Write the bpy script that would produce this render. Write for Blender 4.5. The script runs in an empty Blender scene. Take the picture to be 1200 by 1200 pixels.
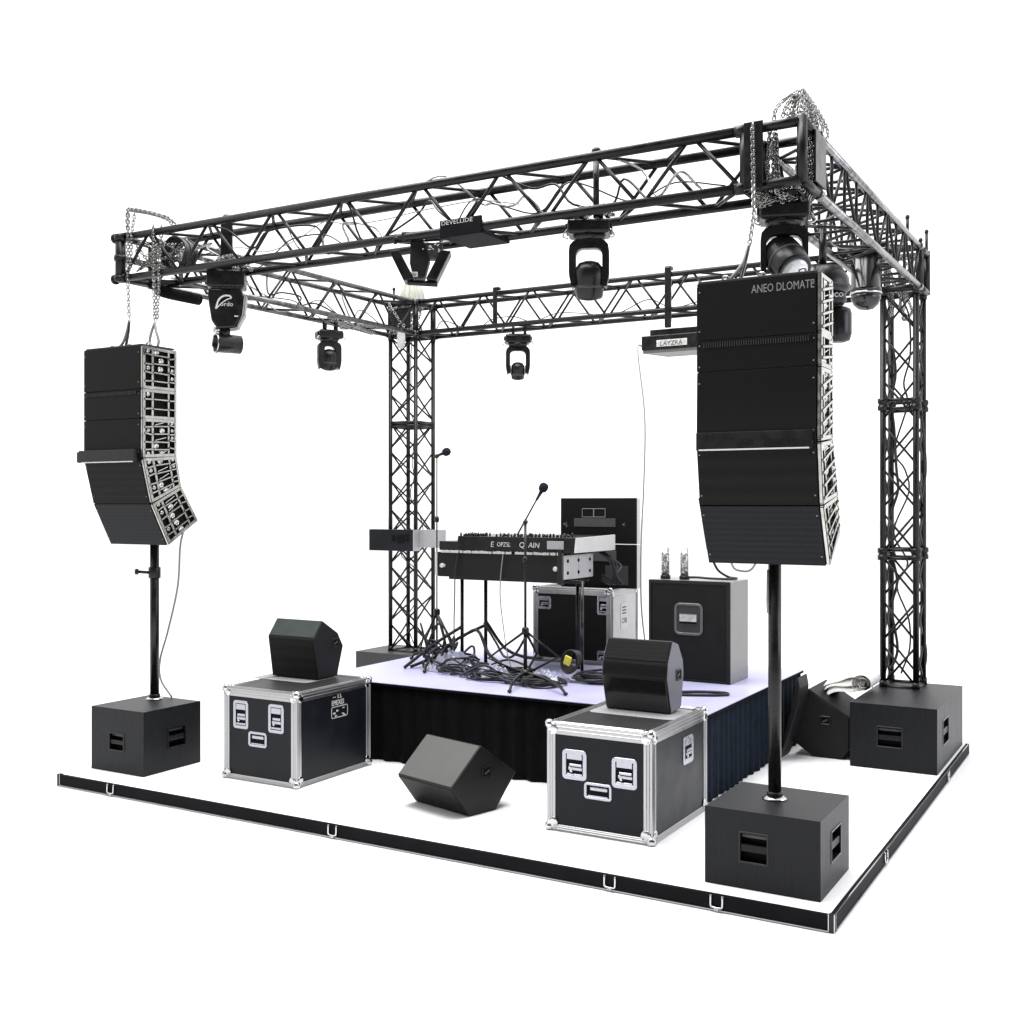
import bpy, bmesh, math, random
from mathutils import Vector as V, Matrix
PI = math.pi
S = bpy.context.scene
C = S.collection
rnd = random.Random(7)

# ------------------------------------------------------------------ materials
def new_mat(name):
    m = bpy.data.materials.new(name); m.use_nodes = True
    nt = m.node_tree; b = nt.nodes['Principled BSDF']
    return m, nt, b
def mat(name, col, rough=.5, metal=0., spec=.5, var=.0, vscale=6., bump=0., bscale=200., coat=0., rvar=0., stretch=(1, 1, 1), trans=0., sheen=0.):
    m, nt, b = new_mat(name); N = nt.nodes; L = nt.links
    b.inputs['Base Color'].default_value = (*col, 1); b.inputs['Roughness'].default_value = rough
    b.inputs['Metallic'].default_value = metal; b.inputs['Specular IOR Level'].default_value = spec
    b.inputs['Coat Weight'].default_value = coat; b.inputs['Coat Roughness'].default_value = .15
    b.inputs['Transmission Weight'].default_value = trans
    if sheen: b.inputs['Sheen Weight'].default_value = sheen
    tc = N.new('ShaderNodeTexCoord'); mp = N.new('ShaderNodeMapping'); mp.inputs['Scale'].default_value = stretch
    L.new(tc.outputs['Object'], mp.inputs['Vector'])
    if var or rvar:
        n = N.new('ShaderNodeTexNoise'); n.inputs['Scale'].default_value = vscale; n.inputs['Detail'].default_value = 6
        L.new(mp.outputs[0], n.inputs['Vector'])
        if var:
            r = N.new('ShaderNodeValToRGB'); r.color_ramp.elements[0].position = .3; r.color_ramp.elements[1].position = .7
            r.color_ramp.elements[0].color = (*[c * (1 - var) for c in col], 1); r.color_ramp.elements[1].color = (*[min(1, c * (1 + var)) for c in col], 1)
            L.new(n.outputs['Fac'], r.inputs['Fac']); L.new(r.outputs['Color'], b.inputs['Base Color'])
        if rvar:
            mr = N.new('ShaderNodeMapRange'); mr.inputs['From Min'].default_value = .3; mr.inputs['From Max'].default_value = .7
            mr.inputs['To Min'].default_value = max(0, rough - rvar); mr.inputs['To Max'].default_value = rough + rvar
            L.new(n.outputs['Fac'], mr.inputs['Value']); L.new(mr.outputs[0], b.inputs['Roughness'])
    if bump:
        n2 = N.new('ShaderNodeTexNoise'); n2.inputs['Scale'].default_value = bscale; n2.inputs['Detail'].default_value = 3
        L.new(mp.outputs[0], n2.inputs['Vector'])
        bp = N.new('ShaderNodeBump'); bp.inputs['Strength'].default_value = bump; bp.inputs['Distance'].default_value = .004
        L.new(n2.outputs['Fac'], bp.inputs['Height']); L.new(bp.outputs[0], b.inputs['Normal'])
    return m
def grille_mat(name, col, hole, scale=60, rough=.45, spec=.3):
    """perforated sheet: staggered round holes"""
    m, nt, b = new_mat(name); N = nt.nodes; L = nt.links
    tc = N.new('ShaderNodeTexCoord'); vo = N.new('ShaderNodeTexVoronoi'); vo.inputs['Scale'].default_value = scale; vo.inputs['Randomness'].default_value = .0
    mp = N.new('ShaderNodeMapping'); mp.inputs['Rotation'].default_value = (.0, .785, .0)
    L.new(tc.outputs['Object'], mp.inputs['Vector']); L.new(mp.outputs[0], vo.inputs['Vector'])
    r = N.new('ShaderNodeValToRGB'); r.color_ramp.elements[0].position = .36; r.color_ramp.elements[1].position = .46
    r.color_ramp.elements[0].color = (*hole, 1); r.color_ramp.elements[1].color = (*col, 1)
    L.new(vo.outputs['Distance'], r.inputs['Fac']); L.new(r.outputs['Color'], b.inputs['Base Color'])
    b.inputs['Roughness'].default_value = rough; b.inputs['Specular IOR Level'].default_value = spec
    return m
M = {}
M['white_ground'] = mat('white_ground', (.93, .93, .93), .7, spec=.1)
M['white_floor'] = mat('white_floor', (.93, .93, .93), .6, spec=.15, var=.01, vscale=3)
M['black_paint'] = mat('black_paint', (.006, .006, .0065), .48, spec=.24, var=.3, vscale=9, bump=.25, bscale=260, rvar=.08)
M['sub_paint'] = mat('sub_paint', (.0042, .0048, .0068), .42, spec=.21, var=.5, vscale=40, bump=.5, bscale=120, rvar=.06, stretch=(3, 3, .06))
M['black_satin'] = mat('black_satin', (.006, .006, .0065), .3, spec=.3, var=.3, vscale=14, rvar=.08)
M['black_gloss'] = mat('black_gloss', (.006, .006, .007), .16, spec=.5, rvar=.05, vscale=20)
M['truss_black'] = mat('truss_black', (.006, .006, .006), .34, spec=.26, var=.4, vscale=15, rvar=.1)
M['truss_steel'] = mat('truss_steel', (.33, .33, .325), .22, metal=1, var=.45, vscale=11, rvar=.1)
M['truss_mid_steel'] = mat('truss_mid_steel', (.20, .20, .195), .25, metal=1, var=.5, vscale=13, rvar=.1)
M['truss_dark_steel'] = mat('truss_dark_steel', (.10, .10, .098), .3, metal=.9, var=.6, vscale=12, rvar=.1)
M['deep_black'] = mat('deep_black', (.003, .003, .003), .7, spec=.1)
M['grille'] = grille_mat('grille', (.0062, .0062, .0058), (.0012, .0012, .0011), 62, .5, .13)
M['grille_blue'] = grille_mat('grille_blue', (.0075, .0085, .012), (.0014, .0016, .002), 62, .5, .15)
M['grille_grey'] = mat('grille_grey', (.085, .085, .080), .5, spec=.4, var=.08, vscale=5, bump=.15, bscale=300)
M['grille_green'] = mat('grille_green', (.028, .036, .031), .5, spec=.35, var=.15, vscale=8, bump=.2, bscale=300)
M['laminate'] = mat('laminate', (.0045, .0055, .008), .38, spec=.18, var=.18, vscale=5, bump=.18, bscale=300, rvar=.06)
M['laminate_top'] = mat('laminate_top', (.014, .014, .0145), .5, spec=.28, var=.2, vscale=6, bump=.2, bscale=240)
M['aluminium'] = mat('aluminium', (.38, .38, .385), .3, metal=1, var=.05, vscale=5, rvar=.04, stretch=(1, 1, 1))
M['chrome'] = mat('chrome', (.50, .50, .51), .13, metal=1, rvar=.06, vscale=30)
M['chain_steel'] = mat('chain_steel', (.27, .27, .26), .2, metal=1, var=.3, vscale=60)
M['latch_metal'] = mat('latch_metal', (.38, .385, .43), .3, metal=.9, var=.08, vscale=30, rvar=.08)
M['side_alu'] = mat('side_alu', (.42, .42, .395), .25, metal=1, var=.25, vscale=18, rvar=.1)
M['skirt'] = mat('skirt', (.0030, .0031, .0038), .8, spec=.07, var=.3, vscale=14, bump=.2, bscale=300)
M['skirt_blue_lit'] = mat('skirt_blue_lit', (.0042, .0078, .0145), .8, spec=.08, var=.3, vscale=14, bump=.2, bscale=300)  # same black cloth, blue light on the right side put into its colour
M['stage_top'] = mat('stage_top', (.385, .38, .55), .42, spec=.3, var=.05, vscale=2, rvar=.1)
M['cab_front'] = mat('cab_front', (.006, .006, .0055), .5, spec=.2, var=.2, vscale=10, bump=.2, bscale=280)
M['cab_side'] = mat('cab_side', (.19, .19, .178), .35, spec=.5, var=.05, vscale=4)
M['grey_panel'] = mat('grey_panel', (.30, .30, .31), .4, spec=.5, var=.06, vscale=8)
M['pale_panel'] = mat('pale_panel', (.46, .46, .44), .4, spec=.5, var=.05, vscale=8)
M['mid_grey'] = mat('mid_grey', (.05, .05, .052), .5, spec=.4, var=.1, vscale=12)
M['dark_grey'] = mat('dark_grey', (.028, .028, .03), .5, spec=.4, var=.1, vscale=12)
M['ink_white'] = mat('ink_white', (.55, .55, .53), .5)
M['ink_grey'] = mat('ink_grey', (.17, .17, .16), .5)
M['ink_black'] = mat('ink_black', (.01, .01, .01), .6)
M['label_silver'] = mat('label_silver', (.42, .42, .41), .4, metal=.2, var=.25, vscale=40)
M['cable_black'] = mat('cable_black', (.010, .010, .011), .45, spec=.4)
M['cable_navy'] = mat('cable_navy', (.022, .024, .040), .4, spec=.45)
M['cable_grey'] = mat('cable_grey', (.20, .20, .195), .5)
M['cable_white'] = mat('cable_white', (.50, .50, .48), .5)
M['yellow'] = mat('yellow', (.62, .55, .06), .45, var=.15, vscale=40)
M['cloth_white'] = mat('cloth_white', (.72, .71, .68), .8, spec=.1, var=.06, vscale=20, bump=.4, bscale=60)
M['cloth_pale'] = mat('cloth_pale', (.36, .36, .32), .7, spec=.2, var=.12, vscale=12, bump=.3, bscale=50)
M['plastic_film'] = mat('plastic_film', (.55, .57, .74), .12, spec=.8, trans=.5)
M['glass'] = mat('glass', (.9, .92, .92), .05, trans=.92)
M['lens'] = mat('lens', (.62, .63, .64), .08, spec=.8, coat=.5)
M['rail_black'] = mat('rail_black', (.006, .006, .008), .6, spec=.06, var=.2, vscale=6)
M['handle_grey'] = mat('handle_grey', (.085, .085, .08), .35, spec=.5, var=.1, vscale=30)
M['cheek_grey'] = mat('cheek_grey', (.10, .104, .125), .35, spec=.4, var=.08, vscale=9, bump=.1, bscale=300)
M['mesh_mat'] = mat('mesh_mat', (.30, .30, .31), .6, var=.5, vscale=160)
M['foam'] = mat('foam', (.010, .012, .018), .85, spec=.1, bump=.6, bscale=500)
M['bottle'] = mat('bottle', (.30, .30, .29), .2, metal=.6, var=.9, vscale=55)

# ------------------------------------------------------------------ mesh helper
class MB:
    def __init__(s, off=(0, 0, 0)):
        s.bm = bmesh.new(); s.mats = []; s.cur = 0; s.off = V(off)
    def m(s, name):
        if name not in s.mats: s.mats.append(name)
        s.cur = s.mats.index(name); return s
    def _v(s, p): return s.bm.verts.new(V(p) - s.off)
    def _f(s, vs, smooth=False):
        try: f = s.bm.faces.new(vs)
        except ValueError: return None
        f.material_index = s.cur; f.smooth = smooth; return f
    def box(s, x0, x1, y0, y1, z0, z1, bev=0., seg=2):
        x0, x1 = sorted((x0, x1)); y0, y1 = sorted((y0, y1)); z0, z1 = sorted((z0, z1))
        return s.obox(V(((x0 + x1) / 2, (y0 + y1) / 2, (z0 + z1) / 2)), V((1, 0, 0)), V((0, 1, 0)), V((0, 0, 1)), x1 - x0, y1 - y0, z1 - z0, bev, seg)
    def obox(s, c, U, W, N, a, b, h, bev=0., seg=2):
        c = V(c); U = V(U).normalized() * a / 2; W = V(W).normalized() * b / 2; N = V(N).normalized() * h / 2
        v = [s._v(c + U * i + W * j + N * k) for k in (-1, 1) for j in (-1, 1) for i in (-1, 1)]
        fs = [s._f([v[i] for i in q]) for q in ((0, 2, 3, 1), (4, 5, 7, 6), (0, 1, 5, 4), (2, 6, 7, 3), (0, 4, 6, 2), (1, 3, 7, 5))]
        if bev:
            es = list({e for f in fs for e in f.edges})
            bmesh.ops.bevel(s.bm, geom=es, offset=bev, segments=seg, affect='EDGES', profile=.5)
        return s
    def prism(s, prof, O, A, B, N, length, bev=0., seg=2):
        O, A, B, N = V(O), V(A), V(B), V(N)
        a = [s._v(O + A * p[0] + B * p[1]) for p in prof]; b = [s._v(O + A * p[0] + B * p[1] + N * length) for p in prof]
        n = len(prof); fs = [s._f(a[::-1]), s._f(b)]
        for i in range(n): fs.append(s._f([a[i], a[(i + 1) % n], b[(i + 1) % n], b[i]]))
        fs = [f for f in fs if f]
        bmesh.ops.recalc_face_normals(s.bm, faces=fs)
        if bev: bmesh.ops.bevel(s.bm, geom=list({e for f in fs for e in f.edges}), offset=bev, segments=seg, affect='EDGES', profile=.5)
        return s
    def tube(s, pts, r, n=8, caps=True, closed=False):
        pts = [V(p) for p in pts]; k = len(pts); rings = []
        rr = r if isinstance(r, (list, tuple)) else [r] * k
        up = None
        for i, p in enumerate(pts):
            if closed: t = pts[(i + 1) % k] - pts[i - 1]
            else: t = pts[min(i + 1, k - 1)] - pts[max(i - 1, 0)]
            if t.length < 1e-9: t = V((0, 0, 1))
            t.normalize()
            if up is None: up = V((0, 0, 1)) if abs(t.z) < .9 else V((1, 0, 0))
            a = up - t * up.dot(t)
            if a.length < 1e-5: a = t.orthogonal()
            a.normalize(); up = a; b = t.cross(a)
            rings.append([s._v(p + (a * math.cos(2 * PI * j / n) + b * math.sin(2 * PI * j / n)) * rr[i]) for j in range(n)])
        for i in range(k if closed else k - 1):
            A, B = rings[i], rings[(i + 1) % k]
            for j in range(n): s._f([A[j], A[(j + 1) % n], B[(j + 1) % n], B[j]], True)
        if caps and not closed: s._f(rings[0][::-1]); s._f(rings[-1])
        return s
    def lathe(s, prof, c, axis=(0, 0, 1), n=24, smooth=True):
        c = V(c); ax = V(axis).normalized(); a = ax.orthogonal().normalized(); b = ax.cross(a); rings = []
        for r, h in prof:
            rings.append([s._v(c + ax * h + (a * math.cos(2 * PI * j / n) + b * math.sin(2 * PI * j / n)) * max(r, 1e-4)) for j in range(n)])
        for A, B in zip(rings, rings[1:]):
            for j in range(n): s._f([A[j], A[(j + 1) % n], B[(j + 1) % n], B[j]], smooth)
        s._f(rings[0][::-1]); s._f(rings[-1]); return s
    def ell(s, c, rx, ry, rz, nu=12, nv=8):
        c = V(c); g = []
        for i in range(1, nv):
            t = PI * i / nv
            g.append([s._v(c + V((rx * math.sin(t) * math.cos(2 * PI * j / nu), ry * math.sin(t) * math.sin(2 * PI * j / nu), rz * math.cos(t)))) for j in range(nu)])
        top = s._v(c + V((0, 0, rz))); bot = s._v(c - V((0, 0, rz)))
        for j in range(nu):
            s._f([top, g[0][j], g[0][(j + 1) % nu]], True); s._f([g[-1][j], bot, g[-1][(j + 1) % nu]], True)
            for A, B in zip(g, g[1:]): s._f([A[j], B[j], B[(j + 1) % nu], A[(j + 1) % nu]], True)
        return s
    def ring(s, O, U, W, w, h, cr, t, th, n=5):
        """rounded rectangular frame, outer w x h centred at O in plane U,W, bar width t, thickness th along U x W"""
        O, U, W = V(O), V(U).normalized(), V(W).normalized(); N = U.cross(W)
        def loop(w, h, r, d):
            o = []
            for cx, cy, a0 in ((w / 2 - r, h / 2 - r, 0), (-w / 2 + r, h / 2 - r, 90), (-w / 2 + r, -h / 2 + r, 180), (w / 2 - r, -h / 2 + r, 270)):
                for k in range(n):
                    a = math.radians(a0 + 90 * k / (n - 1)); o.append(s._v(O + U * (cx + r * math.cos(a)) + W * (cy + r * math.sin(a)) + N * d))
            return o
        e = min(th * .35, t * .3)
        Ls = [loop(w, h, cr, 0), loop(w, h, cr, th - e), loop(w - 2 * e, h - 2 * e, max(cr - e, .001), th), loop(w - 2 * t + 2 * e, h - 2 * t + 2 * e, max(cr - t + e, .002), th), loop(w - 2 * t, h - 2 * t, max(cr - t, .001), th - e), loop(w - 2 * t, h - 2 * t, max(cr - t, .001), 0)]
        k = len(Ls[0])
        for A, B in zip(Ls, Ls[1:]):
            for j in range(k): s._f([A[j], A[(j + 1) % k], B[(j + 1) % k], B[j]])
        return s
    def plate(s, O, U, W, w, h, cr, th, n=5):
        O, U, W = V(O), V(U).normalized(), V(W).normalized(); N = U.cross(W); pr = []
        for cx, cy, a0 in ((w / 2 - cr, h / 2 - cr, 0), (-w / 2 + cr, h / 2 - cr, 90), (-w / 2 + cr, -h / 2 + cr, 180), (w / 2 - cr, -h / 2 + cr, 270)):
            for k in range(n):
                a = math.radians(a0 + 90 * k / (n - 1)); pr.append((cx + cr * math.cos(a), cy + cr * math.sin(a)))
        return s.prism(pr, O, U, W, N, th)
    def holed(s, O, U, W, w, h, hole, depth, inner):
        """rectangle w x h with corner O; rectangular recess hole=(u0,u1,v0,v1) sunk by depth, recess walls in material inner"""
        O, U, W = V(O), V(U).normalized(), V(W).normalized(); N = U.cross(W)
        us = [0, hole[0], hole[1], w]; vs = [0, hole[2], hole[3], h]
        g = [[s._v(O + U * u + W * v) for u in us] for v in vs]
        for j in range(3):
            for i in range(3):
                if i == 1 and j == 1: continue
                s._f([g[j][i], g[j][i + 1], g[j + 1][i + 1], g[j + 1][i]])
        c = s.cur; s.m(inner)
        q = [(hole[0], hole[2]), (hole[1], hole[2]), (hole[1], hole[3]), (hole[0], hole[3])]
        t = [g[1][1], g[1][2], g[2][2], g[2][1]]; b = [s._v(O + U * u + W * v - N * depth) for u, v in q]
        for i in range(4): s._f([t[i], b[i], b[(i + 1) % 4], t[(i + 1) % 4]][::-1])
        s._f(b); s.cur = c
        return s
    def text(s, txt, O, U, W, size, depth=.002, align='LEFT', sx=1., shear=0.):
        cu = bpy.data.curves.new('t', 'FONT'); cu.body = txt; cu.size = size; cu.extrude = depth / 2; cu.align_x = align; cu.resolution_u = 2; cu.shear = shear
        ob = bpy.data.objects.new('t', cu); C.objects.link(ob); bpy.context.view_layer.update()
        me = ob.evaluated_get(bpy.context.evaluated_depsgraph_get()).to_mesh()
        O, U, W = V(O), V(U).normalized(), V(W).normalized(); N = U.cross(W)
        vs = [s._v(O + U * v.co.x * sx + W * v.co.y + N * v.co.z) for v in me.vertices]
        for p in me.polygons: s._f([vs[i] for i in p.vertices])
        ob.evaluated_get(bpy.context.evaluated_depsgraph_get()).to_mesh_clear()
        bpy.data.objects.remove(ob); bpy.data.curves.remove(cu); return s
    def build(s, name, parent=None, loc=None):
        me = bpy.data.meshes.new(name); s.bm.to_mesh(me); s.bm.free()
        for n in s.mats: me.materials.append(M[n])
        o = bpy.data.objects.new(name, me); C.objects.link(o)
        if parent: o.parent = parent
        if loc is not None: o.location = loc
        return o
def tag(o, label, cat, group=None):
    o['label'] = label; o['category'] = cat
    if group: o['group'] = group
    return o
def thing(name, label, cat, loc, rotz=0., group=None):
    o = bpy.data.objects.new(name, None); C.objects.link(o); o.empty_display_size = .1
    o.location = loc; o.rotation_euler = (0, 0, rotz); return tag(o, label, cat, group)
def dup(root, loc, rotz, label, group=None, scale=None):
    r = root.copy(); C.objects.link(r); r.location = loc; r.rotation_euler = (0, 0, rotz); r['label'] = label
    if group: r['group'] = group
    if scale: r.scale = (scale,) * 3
    for ch in root.children:
        c = ch.copy(); C.objects.link(c); c.parent = r
        for g in ch.children:
            d = g.copy(); C.objects.link(d); d.parent = c
    return r
def single(name, mb_fn, loc, label, cat, group=None):
    mb = MB(loc); mb_fn(mb); return tag(mb.build(name, None, loc), label, cat, group)
X, Y, Z = V((1, 0, 0)), V((0, 1, 0)), V((0, 0, 1))
def smooth_path(pts, k=8):
    """Catmull-Rom through pts"""
    p = [V(q) for q in pts]; p = [2 * p[0] - p[1]] + p + [2 * p[-1] - p[-2]]; o = []
    for i in range(1, len(p) - 2):
        for j in range(k):
            t = j / k; a, b, c, d = p[i - 1], p[i], p[i + 1], p[i + 2]
            o.append(.5 * (2 * b + (c - a) * t + (2 * a - 5 * b + 4 * c - d) * t * t + (3 * b - a - 3 * c + d) * t ** 3))
    return o + [p[-2]]

# ------------------------------------------------------------------ ground and platform
g = MB(); g.m('white_ground'); g._f([g._v(p) for p in ((-150, -150, 0), (150, -150, 0), (150, 150, 0), (-150, 150, 0))])
g = g.build('ground'); g['kind'] = 'structure'
PW, PD = 6.53, 5.15
L0 = (-3.26, 2.57, 0)
plat = thing('stage_platform', 'low white stage platform edged with black rails, carrying the whole rig', 'platform', L0)
b = MB(L0); b.m('white_floor').box(-PW + .03, -.03, .03, PD - .03, .004, .1); b.build('floor_panel', plat)
def rail(x0, x1, y0, y1, m_='rail_black'):
    b = MB(L0); b.m(m_).box(x0, x1, y0, y1, .016, .100, .002)
    b.m('aluminium').box(x0 - .004, x1 + .004, y0 - .004, y1 + .004, .004, .015, .002)
    if abs(x1) < .01: b.m('chrome').box(x1 - .006, x1 + .001, y0 + .001, y1 - .001, .1005, .104, .001)
    return b.build('edge_rail', plat)
rail(-PW + .031, -.031, 0, .029); rail(-.029, 0, .032, PD - .032); rail(-PW + .031, -.031, PD - .029, PD, 'white_floor'); rail(-PW, -PW + .029, .032, PD - .032, 'white_floor')
for cx in (-PW, -.03):
    for cy in (0, PD - .03):
        b = MB(L0); b.m('black_satin').box(cx - .001, cx + .031, cy - .001, cy + .031, .004, .106, .003)
        b.m('chrome')
        for ex in (cx - .003, cx + .030):
            for ey in (cy - .003, cy + .030): b.box(ex, ex + .004, ey, ey + .004, .003, .107)
        b.build('corner_post', plat)
for bx in (-5.867, -3.553, -1.371, -.682):
    b = MB(L0); b.m('chrome')
    pts = [(bx - .036, -.006, .1)] + [(bx - .036, -.008, .045), (bx - .03, -.009, .03), (bx, -.01, .026), (bx + .03, -.009, .03), (bx + .036, -.008, .045), (bx + .036, -.006, .1)]
    b.tube(smooth_path(pts, 4), .0065, 8); b.m('truss_steel').box(bx - .012, bx + .012, -.014, -.001, .006, .03, .003)
    b.build('clip_bracket', plat)
for by in (1.35, 3.9):
    b = MB(L0); b.m('chrome').tube(smooth_path([(.006, by - .036, .1), (.008, by - .034, .04), (.009, by, .028), (.008, by + .034, .04), (.006, by + .036, .1)], 4), .006, 8)
    b.build('clip_bracket', plat)

# ------------------------------------------------------------------ truss frame
ZB, ZT = 4.43, 4.80
XL, XR, YF, YB, SS = -6.555, -.369, .69, 5.05, .37
XQ, XT, SW = -6.47, -.40, .30          # rear left tower x, rear right tower x and its narrower width
LT = (-3.45, 2.77, 0.1)
truss = thing('truss_frame', 'black box truss frame of four beams on two rear towers over the stage', 'truss', LT)
def beam(p0, p1, A, Bv, r, rb, bays, mch, mbr, style,  name='truss_beam', ends=True, rungs=False):
    """box truss: chords from p0 to p1 (one corner) and offsets A, Bv across the section"""
    p0, p1, A, Bv = V(p0), V(p1), V(A), V(Bv)
    b = MB(LT); b.m(mch)
    for o in (V(), A, Bv, A + Bv):
        b.tube([p0 + o, p1 + o], r, 12)
        for e, d in ((p0, 1), (p1, -1)):                    # coupler sleeves
            u = (p1 - p0).normalized() * d; b.tube([e + o - u * .012, e + o + u * .06], r * 1.25, 12)
    if ends:
        for e in (p0, p1):
            for q0, q1 in ((V(), A), (V(), Bv), (A, A + Bv), (Bv, A + Bv)): b.tube([e + q0, e + q1], r * .75, 8)
    bm_ = b.build(name, truss)
    c = MB(LT); c.m(mbr)
    for q0, q1, ph in ((V(), A, 0), (Bv, A + Bv, 1), (V(), Bv, 0), (A, A + Bv, 1)):
        for i in range(bays):
            t0, t1 = (i + .06) / bays, (i + .94) / bays
            a, d = (q0, q1) if (i + ph) % 2 == 0 else (q1, q0)
            c.tube([p0.lerp(p1, t0) + a, p0.lerp(p1, t1) + d], rb, 8)
            if style == 'x' and (q0, q1) != (Bv, A + Bv): c.tube([p0.lerp(p1, t0) + d, p0.lerp(p1, t1) + a], rb, 8)
            if rungs and i: c.tube([p0.lerp(p1, i / bays) + q0, p0.lerp(p1, i / bays) + q1], rb, 8)
    c.build('bracing', bm_)
    return bm_
fb = beam((XL + .02, YF, ZB), (XR - SS, YF, ZB), (0, 0, SS), (0, SS, 0), .033, .0135, 16, 'truss_black', 'truss_black', 'z')
beam((XQ + SS, YB - SS, ZB), (XR - SS, YB - SS, ZB), (0, 0, SS), (0, SS, 0), .028, .0125, 17, 'truss_black', 'truss_black', 'z')
beam((XL, YF + SS, ZB), (XQ, YB - SS, ZB), (0, 0, SS), (SS, 0, 0), .028, .012, 10, 'truss_dark_steel', 'truss_black', 'z')
beam((XR - SS, YF + SS, ZB), (XR - SS, YB - SS, ZB), (0, 0, SS), (SS, 0, 0), .030, .013, 10, 'truss_mid_steel', 'truss_black', 'z', rungs=True)
beam((XQ, YB - SS, .62), (XQ, YB - SS, ZB), (SS, 0, 0), (0, SS, 0), .025, .011, 11, 'truss_black', 'truss_black', 'x', 'tower')
tr = beam((XT - SW, YB - SS, .66), (XT - SW, YB - SS, ZB), (SW, 0, 0), (0, SS, 0), .029, .011, 9, 'truss_black', 'truss_black', 'x', 'tower')
def block(x0, y0, mt, plates):
    b = MB(LT); b.m(mt); x1, y1 = x0 + SS, y0 + SS
    for x in (x0, x1):
        for y in (y0, y1): b.tube([(x, y, ZB - .02), (x, y, ZT + .03)], .034, 12)
    for z in (ZB, ZT):
        for x in (x0, x1): b.tube([(x, y0, z), (x, y1, z)], .033, 10)
        for y in (y0, y1): b.tube([(x0, y, z), (x1, y, z)], .033, 10)
    bl = b.build('corner_block', truss)
    for pl in plates:
        b = MB(LT); b.m('black_satin').box(*pl, .004); b.build('gusset_plate', bl)
x0 = XR - SS
block(x0, YF, 'truss_black', [(x0 + .01, x0 + .135, YF - .06, YF - .045, ZB - .03, ZT + .03), (x0 - .01, x0 + .005, YF + .0, YF + SS, ZB + .04, ZT - .04), (XR + .03, XR + .044, YF + .16, YF + SS + .05, ZB + .03, ZT - .01), (x0 + .05, XR - .04, YF + .05, YF + SS - .03, ZB - .05, ZB - .03)])
block(XQ, YB - SS, 'truss_black', [(XQ + .05, XQ + SS - .05, YB - SS - .05, YB - SS - .036, ZB + .06, ZT - .06)])
block(XR - SS, YB - SS, 'truss_black', [])
# front left end: heavy post and caps
b = MB(LT); b.m('truss_black').tube([(XL, YF, ZB - .03), (XL, YF, ZT + .03)], .046, 14); b.tube([(XL, YF + SS, ZB - .03), (XL, YF + SS, ZT + .03)], .04, 14)
for z in (ZB, ZT, (ZB + ZT) / 2): b.lathe([(.055, -.025), (.06, 0), (.055, .025)], (XL, YF, z), (0, 0, 1), 14); b.tube([(XL, YF, z), (XL, YF + SS, z)], .03, 10)
for z in (ZB, ZT): b.lathe([(.03, -.09), (.045, -.08), (.045, -.05)], (XL, YF, z), (1, 0, 0), 12)
b.build('end_post', truss)
# tower clamp collars
for zc in (1.92, 3.34):
    b = MB(LT); b.m('truss_black')
    for x in (XT - SW, XT):
        for y in (YB - SS, YB): b.lathe([(.03, -.06), (.05, -.055), (.05, -.012), (.042, -.01), (.042, .01), (.05, .012), (.05, .055), (.03, .06)], (x, y, zc), Z, 14)
    for z in (zc - .04, zc + .04):
        for q0, q1 in (((0, 0), (SW, 0)), ((0, 0), (0, SS)), ((SW, 0), (SW, SS)), ((0, SS), (SW, SS))): b.tube([(XT - SW + q0[0], YB - SS + q0[1], z), (XT - SW + q1[0], YB - SS + q1[1], z)], .016, 8)
    b.build('clamp_collar', tr)
tl = [o for o in truss.children if o.name.startswith('tower') and o is not tr][0]
b = MB(LT); b.m('truss_black')
for z in (3.33, 3.37):
    for q0, q1 in (((0, 0), (SS, 0)), ((0, 0), (0, SS)), ((SS, 0), (SS, SS)), ((0, SS), (SS, SS))): b.tube([(XQ + q0[0], YB - SS + q0[1], z), (XQ + q1[0], YB - SS + q1[1], z)], .022, 8)
b.build('clamp_collar', tl)
b = MB(LT); b.m('pale_panel').plate((XQ + .2, YB - SS - .052, 4.36), X, Z, .11, .22, .05, .012); b.build('lock_plate', tl)
# upright pins on top of right beam
for (px, py, h) in ((XR, 4.1, .15), (XR, YB, .22), (XR - .02, YB - .2, .1), (XQ + .0, YB - .3, .2)):
    b = MB(LT); b.m('truss_black').tube([(px, py, ZT), (px, py, ZT + h)], .014, 8); b.ell((px, py, ZT + h), .02, .02, .025); b.build('locating_pin', truss)

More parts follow.
